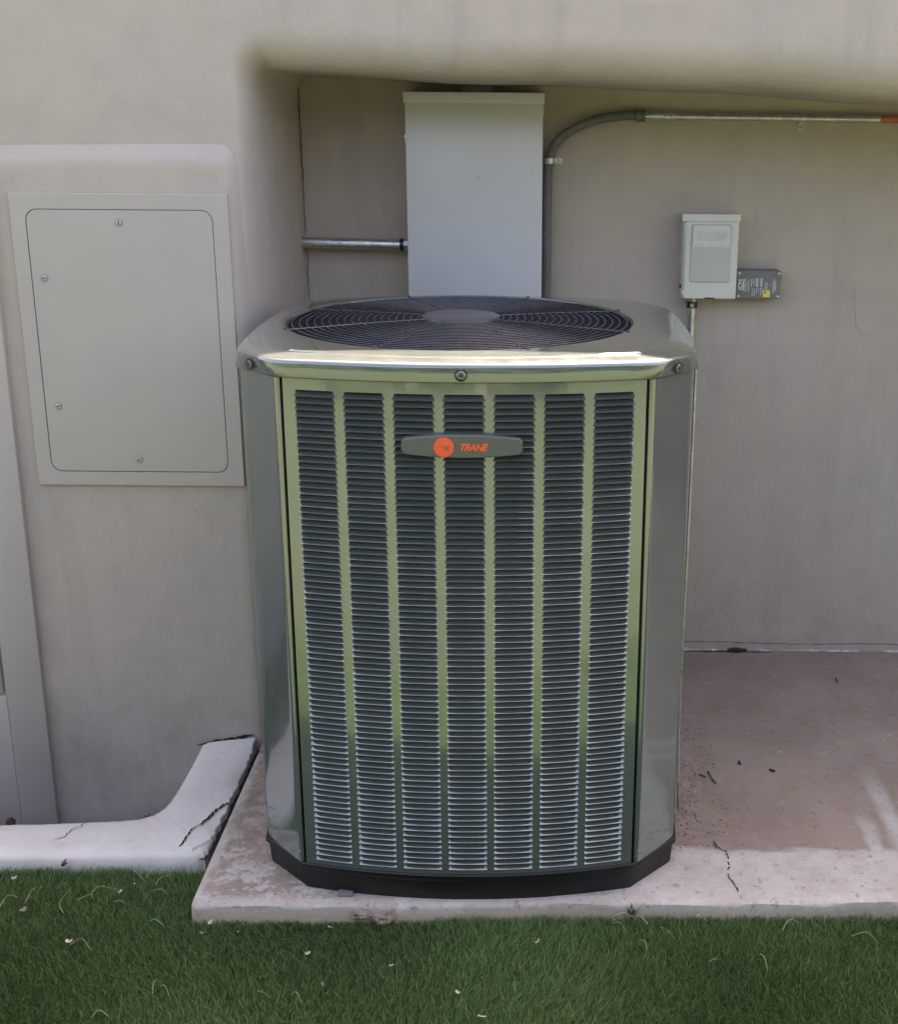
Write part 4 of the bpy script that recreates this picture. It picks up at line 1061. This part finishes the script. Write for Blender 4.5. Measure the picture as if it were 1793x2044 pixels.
clod('pebble', -1.19, 2.500, -0.017, 0.010, 0.009, 0.011, M_TWIG, 'rounded dark pebble peeking up behind the white curb at far left', 'pebble', 5)
clod('dark_shard', 0.594, 3.437, 0.004, 0.026, 0.008, 0.009, M_BLACK, 'small black shard lying where the slab meets the niche wall', 'shard', 3)
for pts, lb in (([(0.3934, 2.704), (0.400, 2.700), (0.4076, 2.6916)], 'short dark curved twig on the slab nearest the condenser'), ([(0.4169, 2.7213), (0.421, 2.69), (0.4283, 2.663)], 'longer dark twig on the slab right of the curved twig'), ([(0.4991, 2.7702), (0.500, 2.764), (0.5014, 2.7571)], 'stubby black twig on the middle of the slab'), ([(0.5685, 2.7323), (0.574, 2.727), (0.5796, 2.7223)], 'stubby dark twig right of the middle of the slab'), ([(0.8474, 3.256), (0.847, 3.24), (0.8459, 3.2271)], 'dark twig on the slab far back near the niche wall')):
    V, F = tube_vf(spline([(x, y, 0.0035) for x, y in pts], 4), 0.0028 if 'stubby' in lb else 0.0016, 6)
    tag(mk('twig', V, F, M_TWIG, None, True, 50), lb, 'twig')
# weed at the slab edge
wd = thing('weed', 'small green weed growing at the slab edge right of the condenser', 'weed', (0.196, 2.178, GZ))
for k in range(9):
    a = random.uniform(0, 6.28); L = random.uniform(0.02, 0.04); d = Vector((math.cos(a), math.sin(a) * 0.6, 0)); s = Vector((-d.y, d.x, 0)).normalized(); rows = []
    for t in np.linspace(0, 1, 6):
        c = Vector((0.196, 2.178, GZ + 0.02)) + d * L * 0.55 * t + Vector((0, 0, L * 1.1 * t)); w = 0.0032 * math.sin(math.pi * min(1, t * 0.9 + 0.08))
        rows.append([c - s * w, c + Vector((0, 0, -w * 0.3)), c + s * w])
    mk('leaf', *grid_vf(rows), M_WEED, wd, True)
for k in range(5):
    a = random.uniform(0, 6.28)
    V, F = tube_vf(spline([(0.196, 2.172, GZ + 0.03), (0.196 + 0.02 * math.cos(a), 2.165 + 0.012 * math.sin(a), GZ + 0.045), (0.196 + 0.045 * math.cos(a), 2.160 + 0.02 * math.sin(a), GZ + 0.034)], 4), 0.0009, 5)
    mk('dry_stalk', V, F, M_STRAW, wd, True)
# pale flecks and grit strewn on the slab: too many and too small to count
V, F = [], []
def fleck(x, y, s):
    b = len(V); k = 5; a0 = random.uniform(0, 6)
    for q in range(k):
        a = a0 + 2 * math.pi * q / k; V.append((x + s * math.cos(a) * random.uniform(0.6, 1.2), y + s * math.sin(a) * random.uniform(0.6, 1.2), 0.0006))
    V.append((x, y, 0.0006 + s * 0.6)); F.extend([[b + q, b + (q + 1) % k, b + k] for q in range(k)])
for _ in range(70): fleck(random.uniform(0.32, 1.5), 2.45 + 0.97 * random.random(), random.uniform(0.0010, 0.0026))
pf = setting(mk('paint_flecks', V, F, M_PALE), 'stuff'); tag(pf, 'tiny white paint flecks strewn over the brown slab', 'flecks')
V, F = [], []
for _ in range(420):
    if random.random() < 0.6: fleck(0.315 + abs(random.gauss(0, 0.06)), random.uniform(2.38, 2.95), random.uniform(0.0008, 0.0026))
    elif random.random() < 0.5: fleck(random.uniform(-0.66, -0.45), random.uniform(2.2, 2.6), random.uniform(0.0007, 0.0022))
    else: fleck(random.uniform(0.3, 1.6), WALL_Y - abs(random.gauss(0.02, 0.05)), random.uniform(0.0008, 0.0025))
pf = setting(mk('grit', V, F, M_TWIG), 'stuff'); tag(pf, 'dark grit and crumbs of soil on the slab', 'grit')

# ================================================================== TURF
def turf(n, x0, x1, y0, y1, hmin, hmax, wid):
    x = rng.uniform(x0, x1, n); y = rng.uniform(y0, y1, n)
    keep = np.where(x > -0.703, y < slab_front(x) - 0.001 + 0.003 * np.sin(x * 60), y < 2.336 + 0.004 * np.sin(x * 40))
    x, y = x[keep], y[keep]; n = len(x)
    # slowly varying lean and colour, like combed artificial turf
    l1 = np.sin(x * 5.1 + 1.3) + np.sin(y * 7.3 - x * 2.1) + 0.7 * np.sin(x * 11.0 + y * 13.0)
    l2 = np.cos(x * 4.3 - y * 6.1) + 0.8 * np.sin(x * 9.7 + 2.0 + y * 3.0)
    la = rng.normal(0, 1.35, n) + l1 * 0.4; lb = rng.normal(0, 1.35, n) + l2 * 0.4
    h = rng.uniform(hmin, hmax, n) * (1 + 0.08 * l1)
    ln = 0.42 * h
    dx = la * ln * 0.55; dy = lb * ln * 0.55
    az = rng.uniform(0, 2 * np.pi, n); w = wid * rng.uniform(0.7, 1.25, n)
    wx, wy = np.cos(az) * w, np.sin(az) * w
    V = np.empty((n, 5, 3), np.float32)
    V[:, 0] = np.stack([x - wx, y - wy, np.full(n, GZ)], 1); V[:, 1] = np.stack([x + wx, y + wy, np.full(n, GZ)], 1)
    mx, my = x + dx * 0.35, y + dy * 0.35
    V[:, 2] = np.stack([mx - wx * 0.85, my - wy * 0.85, GZ + h * 0.58], 1); V[:, 3] = np.stack([mx + wx * 0.85, my + wy * 0.85, GZ + h * 0.58], 1)
    V[:, 4] = np.stack([x + dx, y + dy, GZ + h * rng.uniform(0.86, 1.0, n)], 1)
    g = rng.uniform(0, 1, n)[:, None]
    c = (1 - g) * np.array([0.052, 0.118, 0.034]) + g * np.array([0.175, 0.275, 0.090])
    dry = rng.uniform(0, 1, n) < 0.08; c[dry] = np.array([0.17, 0.155, 0.075]) * rng.uniform(0.7, 1.2, (dry.sum(), 1))
    c *= (1 + 0.10 * l2)[:, None] * rng.uniform(0.6, 1.4, (n, 1))
    return V, c
parts = [turf(285000, -1.25, 1.0, 1.80, 2.345, 0.017, 0.031, 0.00080), turf(90000, -2.4, 2.4, 1.05, 1.80, 0.022, 0.037, 0.0013), turf(30000, -2.4, -1.25, 1.80, 2.345, 0.022, 0.037, 0.0013), turf(30000, 1.0, 2.4, 1.80, 2.345, 0.022, 0.037, 0.0013)]
VV = np.concatenate([p[0] for p in parts]); CC = np.concatenate([p[1] for p in parts]); N = len(VV)
me = bpy.data.meshes.new('turf')
me.vertices.add(N * 5); me.vertices.foreach_set('co', VV.reshape(-1))
base_i = (np.arange(N) * 5)[:, None]
tri = (base_i[:, :, None] + np.array([[[0, 1, 3], [0, 3, 2], [2, 3, 4]]])).reshape(-1)
me.loops.add(len(tri)); me.loops.foreach_set('vertex_index', tri.astype(np.int32))
me.polygons.add(len(tri) // 3); me.polygons.foreach_set('loop_start', (np.arange(len(tri) // 3) * 3).astype(np.int32))
me.polygons.foreach_set('use_smooth', np.ones(len(tri) // 3, bool))
me.update()
ca = me.color_attributes.new('tint', 'FLOAT_COLOR', 'POINT')
ca.data.foreach_set('color', np.concatenate([np.repeat(CC, 5, 0), np.ones((N * 5, 1))], 1).astype(np.float32).reshape(-1))
g = link('turf', me, M_BLADE)
setting(g, 'stuff'); tag(g, 'short dark green turf in front of the slab and curb', 'turf')
